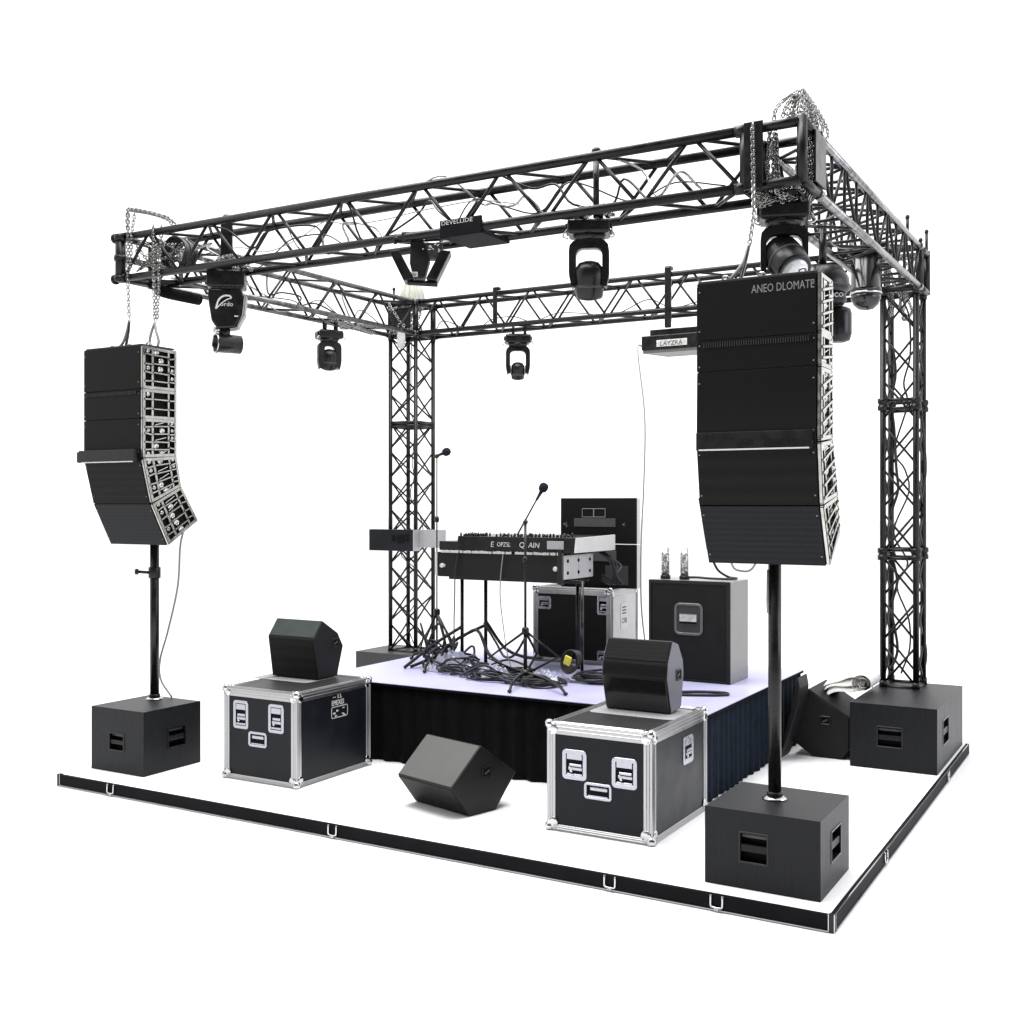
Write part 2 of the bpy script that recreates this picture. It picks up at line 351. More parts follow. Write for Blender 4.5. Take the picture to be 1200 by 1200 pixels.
# ------------------------------------------------------------------ subwoofers and plinth box
def sub(name, label, x0, x1, y0, y1, z0, z1, hf, hs, group='black bass boxes standing on the platform'):
    loc = ((x0 + x1) / 2, (y0 + y1) / 2, z0); t = thing(name, label, 'subwoofer', loc, 0, group)
    b = MB(loc); b.m('sub_paint'); w, d, h = x1 - x0, y1 - y0, z1 - z0
    b.holed((x0, y0, z0), X, Z, w, h, (hf[0] - x0, hf[1] - x0, hf[2] - z0, hf[3] - z0), .055, 'deep_black')
    b.holed((x1, y0, z0), Y, Z, d, h, (hs[0] - y0, hs[1] - y0, hs[2] - z0, hs[3] - z0), .055, 'deep_black')
    for q in (((x1, y1, z0), (x0, y1, z0), (x0, y1, z1), (x1, y1, z1)), ((x0, y1, z0), (x0, y0, z0), (x0, y0, z1), (x0, y1, z1)), ((x0, y0, z1), (x1, y0, z1), (x1, y1, z1), (x0, y1, z1)), ((x0, y1, z0), (x1, y1, z0), (x1, y0, z0), (x0, y0, z0))):
        b._f([b._v(p) for p in q])
    bmesh.ops.remove_doubles(b.bm, verts=b.bm.verts, dist=1e-5)
    lo, hi = V((x0, y0, z0)) - V(loc), V((x1, y1, z1)) - V(loc)
    def planes(v): return sum(1 for k in range(3) if abs(v.co[k] - lo[k]) < 1e-4 or abs(v.co[k] - hi[k]) < 1e-4)
    es = [e for e in b.bm.edges if planes(e.verts[0]) >= 2 and planes(e.verts[1]) >= 2 and len(e.link_faces) == 2 and abs(e.link_faces[0].normal.dot(e.link_faces[1].normal)) < .5]
    bmesh.ops.recalc_face_normals(b.bm, faces=b.bm.faces)
    bmesh.ops.bevel(b.bm, geom=es, offset=.006, segments=2, affect='EDGES', profile=.5)
    b.build('cabinet', t)
    for O, U, a0, a1, q in (((0, y0, 0), X, hf[0], hf[1], hf), ((x1, 0, 0), Y, hs[0], hs[1], hs)):
        c = V(O) + U * (a0 + a1) / 2 + Z * (q[2] + q[3]) / 2; w_, h_ = a1 - a0, q[3] - q[2]
        b = MB(loc); b.m('black_satin').ring(c, U, Z, w_ + .02, h_ + .02, .006, .012, .004)
        n = U.cross(Z); b.m('sub_paint').obox(c - n * .016 - Z * h_ * .02, U, Z, n, w_ - .002, h_ * .26, .024, .005)
        b.m('mid_grey').obox(c - n * .035 + Z * h_ * .36, U, Z, n, w_ - .004, h_ * .1, .01)
        b.build('handle', t)
    return t
sF = sub('subwoofer', 'big black ribbed bass box nearest the camera at the front right corner', -.82, -.12, .175, .86, .102, .566, (-.60, -.435, .265, .435), (.42, .64, .265, .44))
sub('subwoofer', 'black bass box under the right rear truss tower', -.775, -.05, 3.68, 5.10, .102, .66, (-.54, -.34, .30, .465), (3.98, 4.26, .30, .51))
sL = sub('subwoofer', 'black bass box at the left end carrying the thin pole', -6.455, -5.81, .29, .935, .102, .645, (-6.226, -6.056, .293, .432), (.565, .757, .295, .46))
single('base_box', lambda b: b.m('dark_grey').box(-6.82, -5.95, 4.45, 5.2, .102, .62, .006), (-6.4, 4.8, .102), 'charcoal plinth box under the left rear truss tower behind the riser', 'plinth')
def pole(x, y, z0, z1, label):
    loc = (x, y, z0); t = thing('speaker_pole', label, 'pole', loc, 0, 'poles between bass boxes and hanging speakers')
    b = MB(loc); b.m('black_satin').tube([(x, y, z0 + .004), (x, y, z1)], .040, 20); b.build('tube', t)
    b = MB(loc); b.m('chrome').lathe([(.075, 0), (.078, .004), (.06, .012), (.05, .018)], (x, y, z0), Z, 24); b.m('black_satin').lathe([(.05, .012), (.05, .04), (.044, .045)], (x, y, z0), Z, 20); b.build('flange', t)
    return t, loc
pR, lR = pole(-.50, .545, .567, 2.06, 'thick black pole rising from the front right bass box')
b = MB(lR); b.m('cable_grey').tube([(-.533, .515, 1.99), (-.535, .51, 1.8), (-.532, .51, 1.72)], .008, 6); b.build('pin_cord', pR)
pL, lL = pole(-6.24, .80, .646, 2.075, 'slim black pole rising from the left bass box')
b = MB(lL); b.m('black_satin').lathe([(.05, -.05), (.053, -.04), (.053, .04), (.05, .05)], (-6.24, .80, 1.78), Z, 18); b.tube([(-6.26, .77, 1.78), (-6.33, .69, 1.79)], .013, 10); b.lathe([(.012, 0), (.026, .004), (.026, .03), (.012, .035)], (-6.325, .695, 1.79), (-.65, -.75, .05), 12); b.build('clamp_knob', pL)

# ------------------------------------------------------------------ line arrays
def line_array(label, x0, x1, front, back, text, seed, slant):
    r = random.Random(seed); loc = ((x0 + x1) / 2, front[0][0] + .15, front[-1][1])
    t = thing('line_array_speaker', label, 'speaker', loc, 0, 'hanging curved speaker columns')
    for k in range(5):
        f0, f1, k0, k1 = [V((0, *p)) for p in (front[k], front[k + 1], back[k], back[k + 1])]
        ctr = (f0 + f1 + k0 + k1) / 4; sh = lambda p, s_=.996: ctr + (p - ctr) * s_
        b = MB(loc); b.m('black_paint').prism([(q.y, q.z) for q in map(sh, (f1, k1, k0, f0))], (x0 + .002, 0, 0), Y, Z, X, x1 - x0 - .004, .004)
        cab = b.build('cabinet', t)
        up = (f0 - f1).normalized(); n = X.cross(up)                  # outward front normal (-y side)
        c = (f0 + f1) / 2 + X * (x0 + x1) / 2; h = (f0 - f1).length
        b = MB(loc); b.m('grille_blue' if k == 4 else 'grille').obox(c + n * .002, X, up, n, x1 - x0 - .008, h - .005, .016, .002)
        b.m('ink_grey')
        for ex in (x0 + .02, x1 - .02):
            for q in (.16, .84): b.lathe([(.005, 0), (.005, .003)], V((ex, 0, 0)) + f1.lerp(f0, q) + n * .009, n, 8)
        if k == 0 and text: b.m('ink_grey').text(text, V((x0 + .345, 0, 0)) + f0 - up * .09 + n * .0101, X, up, .070, .001, sx=.70)
        b.build('grille', cab)
        if k == 1: 
            b = MB(loc); b.m('deep_black').obox(V((x0 + (x1 - x0) * .52, 0, 0)) + f0 - up * .03 + n * .012, X, up, n, (x1 - x0) * .9, .035, .004)
            b.m('dark_grey')
            for i in range(44): b.obox(V((x0 + .05 + i * (x1 - x0 - .1) / 43, 0, 0)) + f0 - up * .03 + n * .015, X, up, n, .004, .032, .004)
            b.build('vent_strip', cab)
        # open metal side frames (both ends)
        for xs, d in ((x1, 1), (x0, -1)):
            b = MB(loc)
            U = Y if d > 0 else -Y
            def P(a, v):                                             # a 0..1 front to back, v 0..1 bottom to top
                return V((xs, 0, 0)) + f1.lerp(f0, v).lerp(k1.lerp(k0, v), a)
            b.m('deep_black')
            pts = [P(.04, .03), P(.96, .03), P(.96, .97), P(.04, .97)]
            vs = [b._v(p + X * d * .0005) for p in pts]; b._f(vs if d > 0 else vs[::-1])
            b.m('side_alu' if d > 0 else 'black_paint')
            if d < 0:
                b.obox((P(.5, .5)) + X * d * .004, Y, (f0 - f1).normalized(), X, (k0 - f0).length * .9, h * .9, .006, .002); b.build('side_frame', cab); continue
            def bar(a0, v0, a1, v1, w=.02, th=.03):
                p, q = P(a0, v0), P(a1, v1); e = (q - p)
                if e.length < .01: return
                b.obox((p + q) / 2 + X * d * th / 2, e.normalized(), e.normalized().cross(X), X, e.length, w, th, .004, 1)
            bar(.035, 0.02, .035, .98, .034, .024); bar(.96, .02, .96, .98, .032, .024); bar(0, .045, 1, .045, .032, .022); bar(0, .955, 1, .955, .032, .022)
            bar(.29, .05, .29, .95, .03, .02); bar(.76, .05, .76, .95, .026, .02)
            nr = max(2, round(h / .075))
            for i in range(1, nr):
                v = i / nr
                if slant: bar(.04, v - .10, .96, v + .06, .022)
                else: bar(.04, v + r.uniform(-.03, .03), .3, v + r.uniform(-.03, .03), .02); bar(.3, v, .76, v + r.uniform(-.02, .02), .018); bar(.76, v + r.uniform(-.06, .06), .96, v, .018)
            for i in range(nr):
                v = (i + .5) / nr
                for a, rr in ((.17, .022), (.87, .018)):
                    if r.random() < .5: b.lathe([(rr, 0), (rr, .012), (rr * .6, .022)], P(a, v) + X * d * .002, X * d, 14)
                b.m('chrome')
                if r.random() < .5: bar(.36, v - .06, .7, v + r.uniform(-.03, .09), .014, .018)
                if r.random() < .5: b.ell(P(.5 + r.uniform(-.1, .1), v) + X * d * .006, .014, .035, .028, 10, 6)
                b.m('side_alu')
            b.build('side_frame', cab)
    # seam bars
    p = V((0, *front[3]))
    b = MB(loc); pr_ = .055 if not text else .022
    b.m('black_satin').box(x0 + (-.012 if not text else .004), x1 - .02, p.y - pr_, p.y + .02, p.z - .035, p.z + .075, .005)
    b.m('ink_white').box(x0 + .024, x1 - .04, p.y - pr_ - .003, p.y - pr_ + .001, p.z - .036, p.z - .027)
    if not text: b.m('black_satin').box(x0 - .045, x0 - .01, p.y - .05, p.y + .02, p.z - .03, p.z + .065, .006)
    b.build('seam_bar', t)
    p = V((0, *front[0])); b = MB(loc); b.m('dark_grey').box(x0 + .002, x1 - .002, front[0][0] + .01, back[0][0] - .005, p.z, p.z + .014, .003)
    b.m('chrome')
    for x in (x0 + .14, (x0 + x1) / 2, x1 - .12): b.ring((x, (front[0][0] + back[0][0]) / 2, p.z + .03), X, Z, .05, .06, .02, .012, .014)
    b.build('rigging_plate', t)
    return t
line_array('left hanging column of five black speaker boxes, far smaller in the picture', -6.68, -5.965,
    [(.40, 3.755), (.40, 3.38), (.40, 3.13), (.40, 2.79), (.503, 2.40), (.695, 2.035)], [(.783, 3.745), (.783, 3.385), (.783, 3.135), (.783, 2.815), (.835, 2.556), (1.037, 2.246)], None, 3, False)
line_array('large right hanging column of five black speaker boxes with grey lettering', -.88, -.144,
    [(.20, 3.742), (.20, 3.39), (.20, 3.2), (.19, 2.755), (.245, 2.39), (.41, 2.03)], [(.455, 3.735), (.455, 3.39), (.46, 3.2), (.47, 2.785), (.60, 2.45), (.64, 2.217)], 'ANEO DLOMATE', 5, True)

# ------------------------------------------------------------------ flight cases
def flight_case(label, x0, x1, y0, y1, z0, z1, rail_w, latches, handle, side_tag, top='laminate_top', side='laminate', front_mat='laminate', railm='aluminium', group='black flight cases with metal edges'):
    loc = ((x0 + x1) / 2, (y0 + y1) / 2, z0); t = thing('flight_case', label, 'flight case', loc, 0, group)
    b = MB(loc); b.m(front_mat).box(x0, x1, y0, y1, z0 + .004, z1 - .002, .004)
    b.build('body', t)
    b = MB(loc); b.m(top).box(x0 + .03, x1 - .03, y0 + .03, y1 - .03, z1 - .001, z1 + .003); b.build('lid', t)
    if side != front_mat:
        b = MB(loc); b.m(side).box(x1 - .002, x1 + .003, y0 + .03, y1 - .03, z0 + .03, z1 - .03); b.build('side_panel', t)
    b = MB(loc); b.m(railm); w = rail_w; e = .006
    def L(axis, a0, a1, cu, cv, su, sv, wu, wv):
        """angle rail along axis; (cu,cv) the edge, su/sv signs pointing outwards, two legs with ribs"""
        def bx(u0, u1, v0, v1):
            if axis == 'x': b.box(a0, a1, u0, u1, v0, v1, .0025, 1)
            elif axis == 'y': b.box(u0, u1, a0, a1, v0, v1, .0025, 1)
            else: b.box(u0, u1, v0, v1, a0, a1, .0025, 1)
        bx(cu - su * wu, cu + su * e, cv - sv * .001, cv + sv * e); bx(cu - su * .001, cu + su * e, cv - sv * wv, cv - sv * .0015)
        for k in (.28, .62):
            bx(cu - su * wu * k - .004, cu - su * wu * k + .004, cv + sv * (e - .001), cv + sv * (e + .004)); bx(cu + su * (e - .001), cu + su * (e + .004), cv - sv * wv * k - .004, cv - sv * wv * k + .004)
    for yy, sy in ((y0, -1), (y1, 1)):
        L('x', x0 + .02, x1 - .02, yy, z1, sy, 1, w, w * 1.25); L('x', x0 + .02, x1 - .02, yy, z0 + .006, sy, -1, w, w * .7)
    for xx, sx in ((x0, -1), (x1, 1)):
        L('y', y0 + .02, y1 - .02, xx, z1, sx, 1, w, w * 1.25); L('y', y0 + .02, y1 - .02, xx, z0 + .006, sx, -1, w, w * .7)
        for yy, sy in ((y0, -1), (y1, 1)): L('z', z0 + .03, z1 - .03, xx, yy, sx, sy, w, w)
    b.build('edge_trim', t)
    for xx, sx in ((x0, -1), (x1, 1)):
        for yy, sy in ((y0, -1), (y1, 1)):
            for zz, sz in ((z0 + .02, -1), (z1, 1)):
                b = MB(loc); b.m('chrome'); c = V((xx, yy, zz)); q = w * 1.1
                b.ell(c - V((sx, sy, sz)) * .008, .034, .034, .034, 14, 10)
                for k in range(3):
                    n = V((sx, 0, 0)) if k == 0 else V((0, sy, 0)) if k == 1 else V((0, 0, sz))
                    o = c - V((sx, sy, sz)) * q * .62; o[k] = c[k] + n[k] * .007
                    rr = [q * .62] * 3; rr[k] = .007; b.ell(o, *rr, 14, 6)
                    for d1, d2 in ((.35, .9), (.9, .35)):
                        p = V(o); ks = [i for i in range(3) if i != k]; s3 = (sx, sy, sz)
                        p[ks[0]] = c[ks[0]] - s3[ks[0]] * q * d1; p[ks[1]] = c[ks[1]] - s3[ks[1]] * q * d2; p[k] = c[k] + n[k] * .013
                        b.m('truss_steel').ell(p, .006, .006, .006, 8, 5); b.m('chrome')
                b.build('ball_corner', t)
    def latch(O, U, w_, h_):
        O = V(O); n = U.cross(Z); b = MB(loc)
        b.m('latch_metal').ring(O, U, Z, w_, h_, w_ * .16, w_ * .16, .007)
        b.m('deep_black').plate(O + n * .0006, U, Z, w_ * .74, h_ * .74, .01, .0012)
        b.m('latch_metal').obox(O + Z * h_ * .27 + n * .004, U, Z, n, w_ * .62, h_ * .2, .006, .002, 1)
        b.obox(O - Z * h_ * .01 + U * w_ * .05 + n * .007, U, Z, n, w_ * .5, h_ * .09, .008, .003, 1)
        b.obox(O - Z * h_ * .13 + U * w_ * .04 + n * .005, U, Z, n, w_ * .56, h_ * .10, .006, .002, 1)
        b.obox(O - Z * h_ * .33 + n * .004, U, Z, n, w_ * .62, h_ * .07, .005, .002, 1)
        b.m('chrome').lathe([(.012, 0), (.012, .006), (.006, .009)], O - Z * h_ * .2 - U * w_ * .12 + n * .006, n, 10)
        return b.build('latch', t)
    for O, U, w_, h_ in latches: latch(O, U, w_, h_)
    if handle:
        O, U, w_, h_ = handle; O = V(O); n = U.cross(Z); b = MB(loc)
        b.m('latch_metal').ring(O, U, Z, w_, h_, h_ * .2, h_ * .17, .007); b.m('deep_black').plate(O + n * .0006, U, Z, w_ * .82, h_ * .72, .008, .0012)
        b.m('latch_metal').obox(O + Z * h_ * .16 + U * w_ * .05 + n * .008, U, Z, n, w_ * .62, h_ * .2, .012, .004)
        b.obox(O - Z * h_ * .28 + n * .003, U, Z, n, w_ * .7, h_ * .06, .004)
        b.build('handle', t)
    return t, loc
cl, lcl = flight_case('flight case at the left of the riser with a white printed sticker on its side', -5.224, -4.44, .635, 1.60, .1, .862, .055,
    [((-5.04, .635, .645), X, .165, .235), ((-4.655, .635, .645), X, .165, .235)], ((-4.855, .635, .455), X, .20, .125), None)
b = MB(lcl); b.m('ink_white'); U = Y
xs = -4.44 + .0005
b.text('~ I.I.', (xs, 1.09, .755), Y, Z, .05, .002, sx=1.4); b.text('EMEXES', (xs, 1.075, .70), Y, Z, .06, .002, sx=.8)
b.m('label_silver').ring((xs, 1.18, .64), Y, Z, .22, .10, .02, .008, .002); b.m('ink_white')
rr = random.Random(4)
for i in range(7): b.obox((xs, 1.10 + rr.uniform(0, .16), .60 + rr.uniform(0, .08)), Y, Z, X, rr.uniform(.01, .03), rr.uniform(.006, .014), .002)
b.build('sticker', cl)
cr, lcr = flight_case('flight case at front centre right with a wedge speaker on its lid', -2.165, -1.375, .67, 1.71, .1, .855, .06,
    [((-1.955, .67, .58), X, .19, .21), ((-1.575, .67, .565), X, .19, .21), ((-1.375, 1.33, .625), Y, .2, .2)], ((-1.775, .67, .415), X, .21, .115), None)
cs, lcs = flight_case('flight case standing at the back of the riser with pale end panel', -3.95, -3.085, 3.70, 4.34, .802, 1.55, .05,
    [((-3.83, 3.70, 1.395), X, .16, .13), ((-3.17, 3.70, 1.40), X, .13, .2), ((-3.19, 3.70, .89), X, .09, .11)], None, None, side='pale_panel', front_mat='cab_front')
b = MB(lcs); b.m('ink_white').plate((-3.0815, 4.0, 1.27), Y, Z, .17, .26, .03, .003); b.m('ink_black'); b.text('CFB', (-3.078, 3.935, 1.20), Y, Z, .075, .002)
for i in range(3): b.obox((-3.078, 4.0, 1.30 + i * .03), Y, Z, X, .1, .012, .002)
b.build('sticker', cs)

# ------------------------------------------------------------------ riser
RX0, RX1, RY0, RY1, RZ = -5.2, -1.385, 1.76, 4.42, .80
lr = ((RX0 + RX1) / 2, (RY0 + RY1) / 2, .1)
ri = thing('stage_riser', 'riser with pale lilac top and black pleated skirt in the middle', 'riser', lr)
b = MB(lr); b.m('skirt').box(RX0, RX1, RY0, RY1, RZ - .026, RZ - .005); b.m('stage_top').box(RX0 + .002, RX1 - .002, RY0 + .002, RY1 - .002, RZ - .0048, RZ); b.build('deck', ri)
b = MB(lr); b.m('deep_black').box(RX0 + .08, RX1 - .08, RY0 + .08, RY1 - .08, .102, RZ - .026); b.build('frame', ri)
def skirt(p, q, n, m_, seed, dens=.55, ka=1.):
    r = random.Random(seed); p, q, n = V(p), V(q), V(n); L_ = (q - p).length; k = int(L_ / .012); b = MB(lr); b.m(m_)
    rows = []; ph = [0]
    for i in range(k): ph.append(ph[-1] + r.uniform(.25, 1.25) * dens)
    rows_n = 7
    amp = [r.uniform(.5, 1.3) for _ in range(k + 1)]
    for j in range(rows_n):
        v = j / (rows_n - 1); z = RZ - .027 - v * (RZ - .027 - .108)
        row = []
        for i in range(k + 1):
            a = (.010 + .012 * v) * ka
            o = a * math.sin(ph[i] + .25 * math.sin(3 * v + i * .02)) * (.45 + .55 * amp[i // 9 * 9 if i // 9 * 9 <= k else k])
            o += .006 * v * math.sin(i * .11 + seed)
            row.append(b._v(p.lerp(q, i / k) + n * (o - .006) + Z * (z - p.z)))
        rows.append(row)
    for A, B in zip(rows, rows[1:]):
        for i in range(k): b._f([A[i], A[i + 1], B[i + 1], B[i]], True)
    o = b.build('skirt', ri)
    sm = o.modifiers.new('thick', 'SOLIDIFY'); sm.thickness = .003
zt = RZ - .03
skirt((RX0 + .02, RY0 + .03, zt), (RX1 - .02, RY0 + .03, zt), -Y, 'skirt', 1)
skirt((RX1 - .03, RY0 + .02, zt), (RX1 - .03, RY1 - .02, zt), X, 'skirt_blue_lit', 2, .75, .5)
skirt((RX1 - .02, RY1 - .03, zt), (RX0 + .02, RY1 - .03, zt), Y, 'skirt', 3)
skirt((RX0 + .03, RY1 - .02, zt), (RX0 + .03, RY0 + .02, zt), -X, 'skirt', 4)

# ------------------------------------------------------------------ wedge monitors
def wedge(label, loc, rotz, prof, width, grilles, handle, mats=('black_paint', 'grille'), cheek=None, group='angled wedge speakers', axis=(X, Y, Z), curve=None):
    """profile in local (y,z); extruded along local x from -width to 0"""
    t = thing('wedge_monitor', label, 'speaker', loc, rotz, group)
    b = MB(); b.m(mats[0]).prism(prof, (-width, 0, 0), Y, Z, X, width, .008); b.build('cabinet', t)
    for i, gm in grilles:
        p, q = V((0, *prof[i])), V((0, *prof[(i + 1) % len(prof)])); e = q - p; n = X.cross(e.normalized())
        ctr = V((0, sum(a for a, _ in prof) / len(prof), sum(z for _, z in prof) / len(prof)))
        if n.dot((p + q) / 2 - ctr) < 0: n = -n
        b = MB(); b.m(gm).obox((p + q) / 2 + X * (-width / 2) + n * .001, X, e, n, width - .02, e.length - .022, .01, .003); b.build('grille', t)
    if cheek:
        cy, cz = sum(a for a, _ in prof) / len(prof), sum(z for _, z in prof) / len(prof)
        pr_ = [(cy + (a - cy) * .96, cz + (z - cz) * .97) for a, z in prof]
        for xx in (-.001, -width - .003): b = MB(); b.m(cheek).prism(pr_, (xx, 0, 0), Y, Z, X, .004, .001, 1); b.build('side_panel', t)
    if handle:
        for xx, U in ((.003 if cheek else 0, Y), (-width - (.003 if cheek else 0), -Y)):
            O = V((xx, handle[0], handle[1])); n = U.cross(Z); b = MB()
            b.m('black_satin').ring(O, U, Z, .105, .085, .014, .016, .007); b.m('deep_black').plate(O + n * .0006, U, Z, .08, .06, .008, .0012)
            b.m('mid_grey').obox(O + n * .003, (U + Z * .5).normalized(), (Z - U * .5).normalized(), n, .05, .014, .004)
            b.build('handle', t)
    return t
dy = -.13
wedge('dark green topped wedge speaker on the left flight case', (-4.714, 1.36 + dy, .872), 0, [(0, .005), (-.058, .362), (.06, .51), (.27, .385), (.345, .265), (.262, .005)], .52, [(1, 'grille_green'), (0, 'grille')], (.24, .30))
single('wedge_mat', lambda b: b.m('mesh_mat').plate((-5.03, 1.30, .8663), X, Y, .62, .44, .06, .004), (-5.03, 1.30, .866), 'grey mesh mat under the wedge speaker on the left flight case', 'mat', 'mesh mats under wedge speakers')
wedge('tall black wedge speaker on the right flight case lid', (-1.505, 1.53 - .2, .866), 0, [(0, 0), (-.084, .265), (-.066, .372), (.026, .53), (.14, .50), (.235, .37), (.25, .27), (.198, .02)], .515, [(0, 'black_gloss'), (1, 'grille'), (2, 'grille')], (.14, .27), cheek='cheek_grey')
single('wedge_mat', lambda b: b.m('mesh_mat').plate((-1.75, 1.36, .8593), X, Y, .68, .44, .06, .004), (-1.80, 1.36, .859), 'grey mesh mat under the wedge speaker on the right flight case', 'mat', 'mesh mats under wedge speakers')
wedge('grey fronted wedge speaker on the floor before the riser skirt', (-2.805, .657, .102), math.radians(-15), [(0, 0), (-.185, .237), (.112, .505), (.48, .253), (.262, 0)], .615, [(1, 'grille_grey'), (0, 'grille')], (.17, .30))
# rear right pair (local y points along -x there): rotate -90 so that local x faces the camera side
wedge('black wedge speaker lying beside the right rear bass box with square handle', (-1.2, 3.87, .102), math.radians(-90), [(.05, 0), (.305, 0), (.372, .10), (.372, .376), (0, .61), (-.127, .12)], .66, [(3, 'grille')], (.16, .335))
arc = [(-.03 - .32 * (1 - math.cos(a)), .70 - .66 * math.sin(a)) for a in [i * PI / 2 / 9 for i in range(10)]]
wedge('black curved backed wedge speaker half hidden behind the front right pole', (-1.20, 3.55, .102), math.radians(-90), [(-.17, 0)] + [(.0, .76)] + [(.02, .66), (.01, .52), (-.03, .38), (-.075, .24), (-.13, .1), (-.15, .03)][::1] + [], .30, [], None)

# ------------------------------------------------------------------ cab, amps, console
lc = (-2.09, 3.45, .8)
t = thing('guitar_cabinet', 'tall black speaker cabinet with grey sides and big front handle on the riser', 'speaker', lc)
x0, x1, y0, y1, z0, z1 = -2.475, -1.70, 3.212, 3.70, .802, 1.705
b = MB(lc); b.m('cab_side').box(x0, x1, y0 + .004, y1, z0, z1, .004); b.build('cabinet', t)
b = MB(lc); b.m('black_satin'); 
b.box(x0, x1, y0 - .012, y0 + .006, z1 - .03, z1 + .001, .003); b.box(x0, x1, y0 - .012, y0 + .006, z0, z0 + .02, .003); b.box(x0, x0 + .025, y0 - .012, y0 + .006, z0 + .02, z1 - .03, .003); b.box(x1 - .035, x1, y0 - .012, y0 + .006, z0 + .02, z1 - .03, .003); b.build('front_frame', t)
b = MB(lc); b.m('cab_front').box(x0 + .025, x1 - .035, y0 - .002, y0 + .004, z0 + .02, z1 - .03); b.build('grille', t)
O = V((-2.09, y0 - .003, 1.36)); b = MB(lc); b.m('handle_grey').ring(O, X, Z, .27, .29, .05, .024, .014); b.m('dark_grey').plate(O, X, Z, .225, .245, .035, .003)
b.m('label_silver').obox(O - Y * .012 + Z * .01, X, Z, -Y, .17, .075, .018, .006); b.m('deep_black').obox(O - Y * .022 - Z * .03, X, Z, -Y, .16, .018, .004); b.build('handle', t)
for i, (cx, rot) in enumerate(((-2.37, 0), (-2.185, .5))):
    def fn(b, cx=cx, i=i):
        b.m('black_satin').lathe([(.045, 0), (.047, .01), (.047, .03), (.038, .034)], (cx, 3.35, 1.707), Z, 20)
        b.m('bottle').lathe([(.037, .034), (.037, .23), (.03, .235)], (cx, 3.35, 1.707), Z, 20)
        b.m('glass').lathe([(.034, .236), (.034, .285), (.02, .29)], (cx, 3.35, 1.707), Z, 16)
        b.m('ink_white')
        r = random.Random(i + 20)
        for k in range(26):
            a = -PI / 2 + r.uniform(-1.5, 1.5); n = V((math.cos(a), math.sin(a), 0)); b.obox(V((cx, 3.35, 1.707 + r.uniform(.05, .22))) + n * .0375, n.cross(Z), Z, n, r.uniform(.004, .016), r.uniform(.004, .014), .003)
    single('canister', fn, (cx, 3.35, 1.707), ('mottled silver canister at the left on the tall cabinet', 'mottled silver canister beside the cable on the tall cabinet')[i], 'canister', 'canisters on the tall cabinet')
single('cable', lambda b: b.m('cable_black').tube(smooth_path([(-2.16, 3.34, 1.725), (-2.06, 3.33, 1.73), (-1.93, 3.36, 1.722), (-1.80, 3.4, 1.72), (-1.74, 3.44, 1.722), (-1.75, 3.52, 1.722), (-1.83, 3.53, 1.73), (-1.9, 3.46, 1.79), (-1.93, 3.4, 1.88)]), .011, 8), (-1.95, 3.35, 1.71), 'short black cable looped on top of the tall cabinet', 'cable')

for i, (za, zb, lab) in enumerate(((1.557, 1.99, 'lower of two flat black amplifier cabinets stacked on the riser flight case'), (1.998, 2.455, 'upper of two flat black amplifier cabinets with grey name bar'))):
    xa, xb, ya = -3.725, -2.885, 3.86
    la = ((xa + xb) / 2, ya + .06, za); t = thing('amplifier_cabinet', lab, 'amplifier', la, 0, 'stacked amplifier cabinets')
    b = MB(la); b.m('pale_panel').box(xa, xb, ya + .018, ya + .095, za, zb, .005); b.build('cabinet', t)
    b = MB(la); b.m('grille').box(xa, xb, ya, ya + .017, za, zb, .003); fr = b.build('front_panel', t)
    if i:
        O = V((-3.35, ya - .002, 2.305)); b = MB(la); b.m('ink_grey').ring(O - X * .065, X, Z, .13, .09, .004, .006, .005); b.ring(O + X * .065, X, Z, .13, .09, .004, .006, .005); b.build('handle', t)
        b = MB(la); b.m('mid_grey').box(-3.57, -3.11, ya - .006, ya + .001, 2.165, 2.25, .002); b.build('name_bar', t)
        b = MB(la); b.m('ink_grey'); b.text('<|.', (-3.70, ya - .001, 2.17), X, Z, .06, .001); b.text('<', (-3.04, ya - .001, 2.17), X, Z, .06, .001); b.build('symbol', t)
    else:
        b = MB(la); b.m('dark_grey').box(-3.22, -2.97, ya - .006, ya + .001, 1.59, 1.78, .002); b.build('socket_panel', t)
        b = MB(la); b.m('mid_grey').box(-3.4, -3.1, ya - .008, ya + .001, 1.82, 1.93, .003); b.build('name_bar', t)

# console stand, lower keyboard case, mixing console
ls = (-3.8, 3.0, .8)
st = thing('console_stand', 'thin legged black stand holding the mixing console up', 'stand', ls)
for (x, y, r_) in ((-4.32, 2.92, .017), (-4.19, 3.15, .018), (-3.005, 2.9, .016), (-3.3, 3.4, .018)):
    b = MB(ls); b.m('black_gloss' if x > -3.1 else 'black_satin').tube([(x, y, .802), (x, y, 1.685)], r_, 12); b.m('black_satin').lathe([(.10, 0), (.10, .008), (.03, .018), (.02, .05)] if x > -3.1 else [(.03, 0), (.03, .02), (.02, .03)], (x, y, .802), Z, 20)
    b.build('leg', st)
b = MB(ls); b.m('black_satin').box(-4.45, -3.0, 2.88, 2.94, 1.66, 1.69, .004); b.box(-4.45, -3.16, 3.3, 3.36, 1.66, 1.69, .004); b.build('top_frame', st)
for pts in ([(-4.32, 2.92, 1.2), (-4.55, 2.75, 1.02), (-4.75, 2.55, .81)], [(-4.19, 3.15, 1.2), (-4.45, 3.05, 1.06), (-4.6, 2.9, .9), (-4.72, 2.62, .815)], [(-4.19, 3.15, 1.24), (-3.95, 3.1, 1.0), (-3.7, 3.05, .93), (-3.45, 2.95, .95)], [(-4.32, 2.92, 1.1), (-4.1, 2.85, 1.18), (-3.95, 2.8, .98), (-3.75, 2.7, .9)]):
    b = MB(ls); b.m('cable_black').tube(smooth_path(pts, 5), .016, 8); b.build('brace', st)
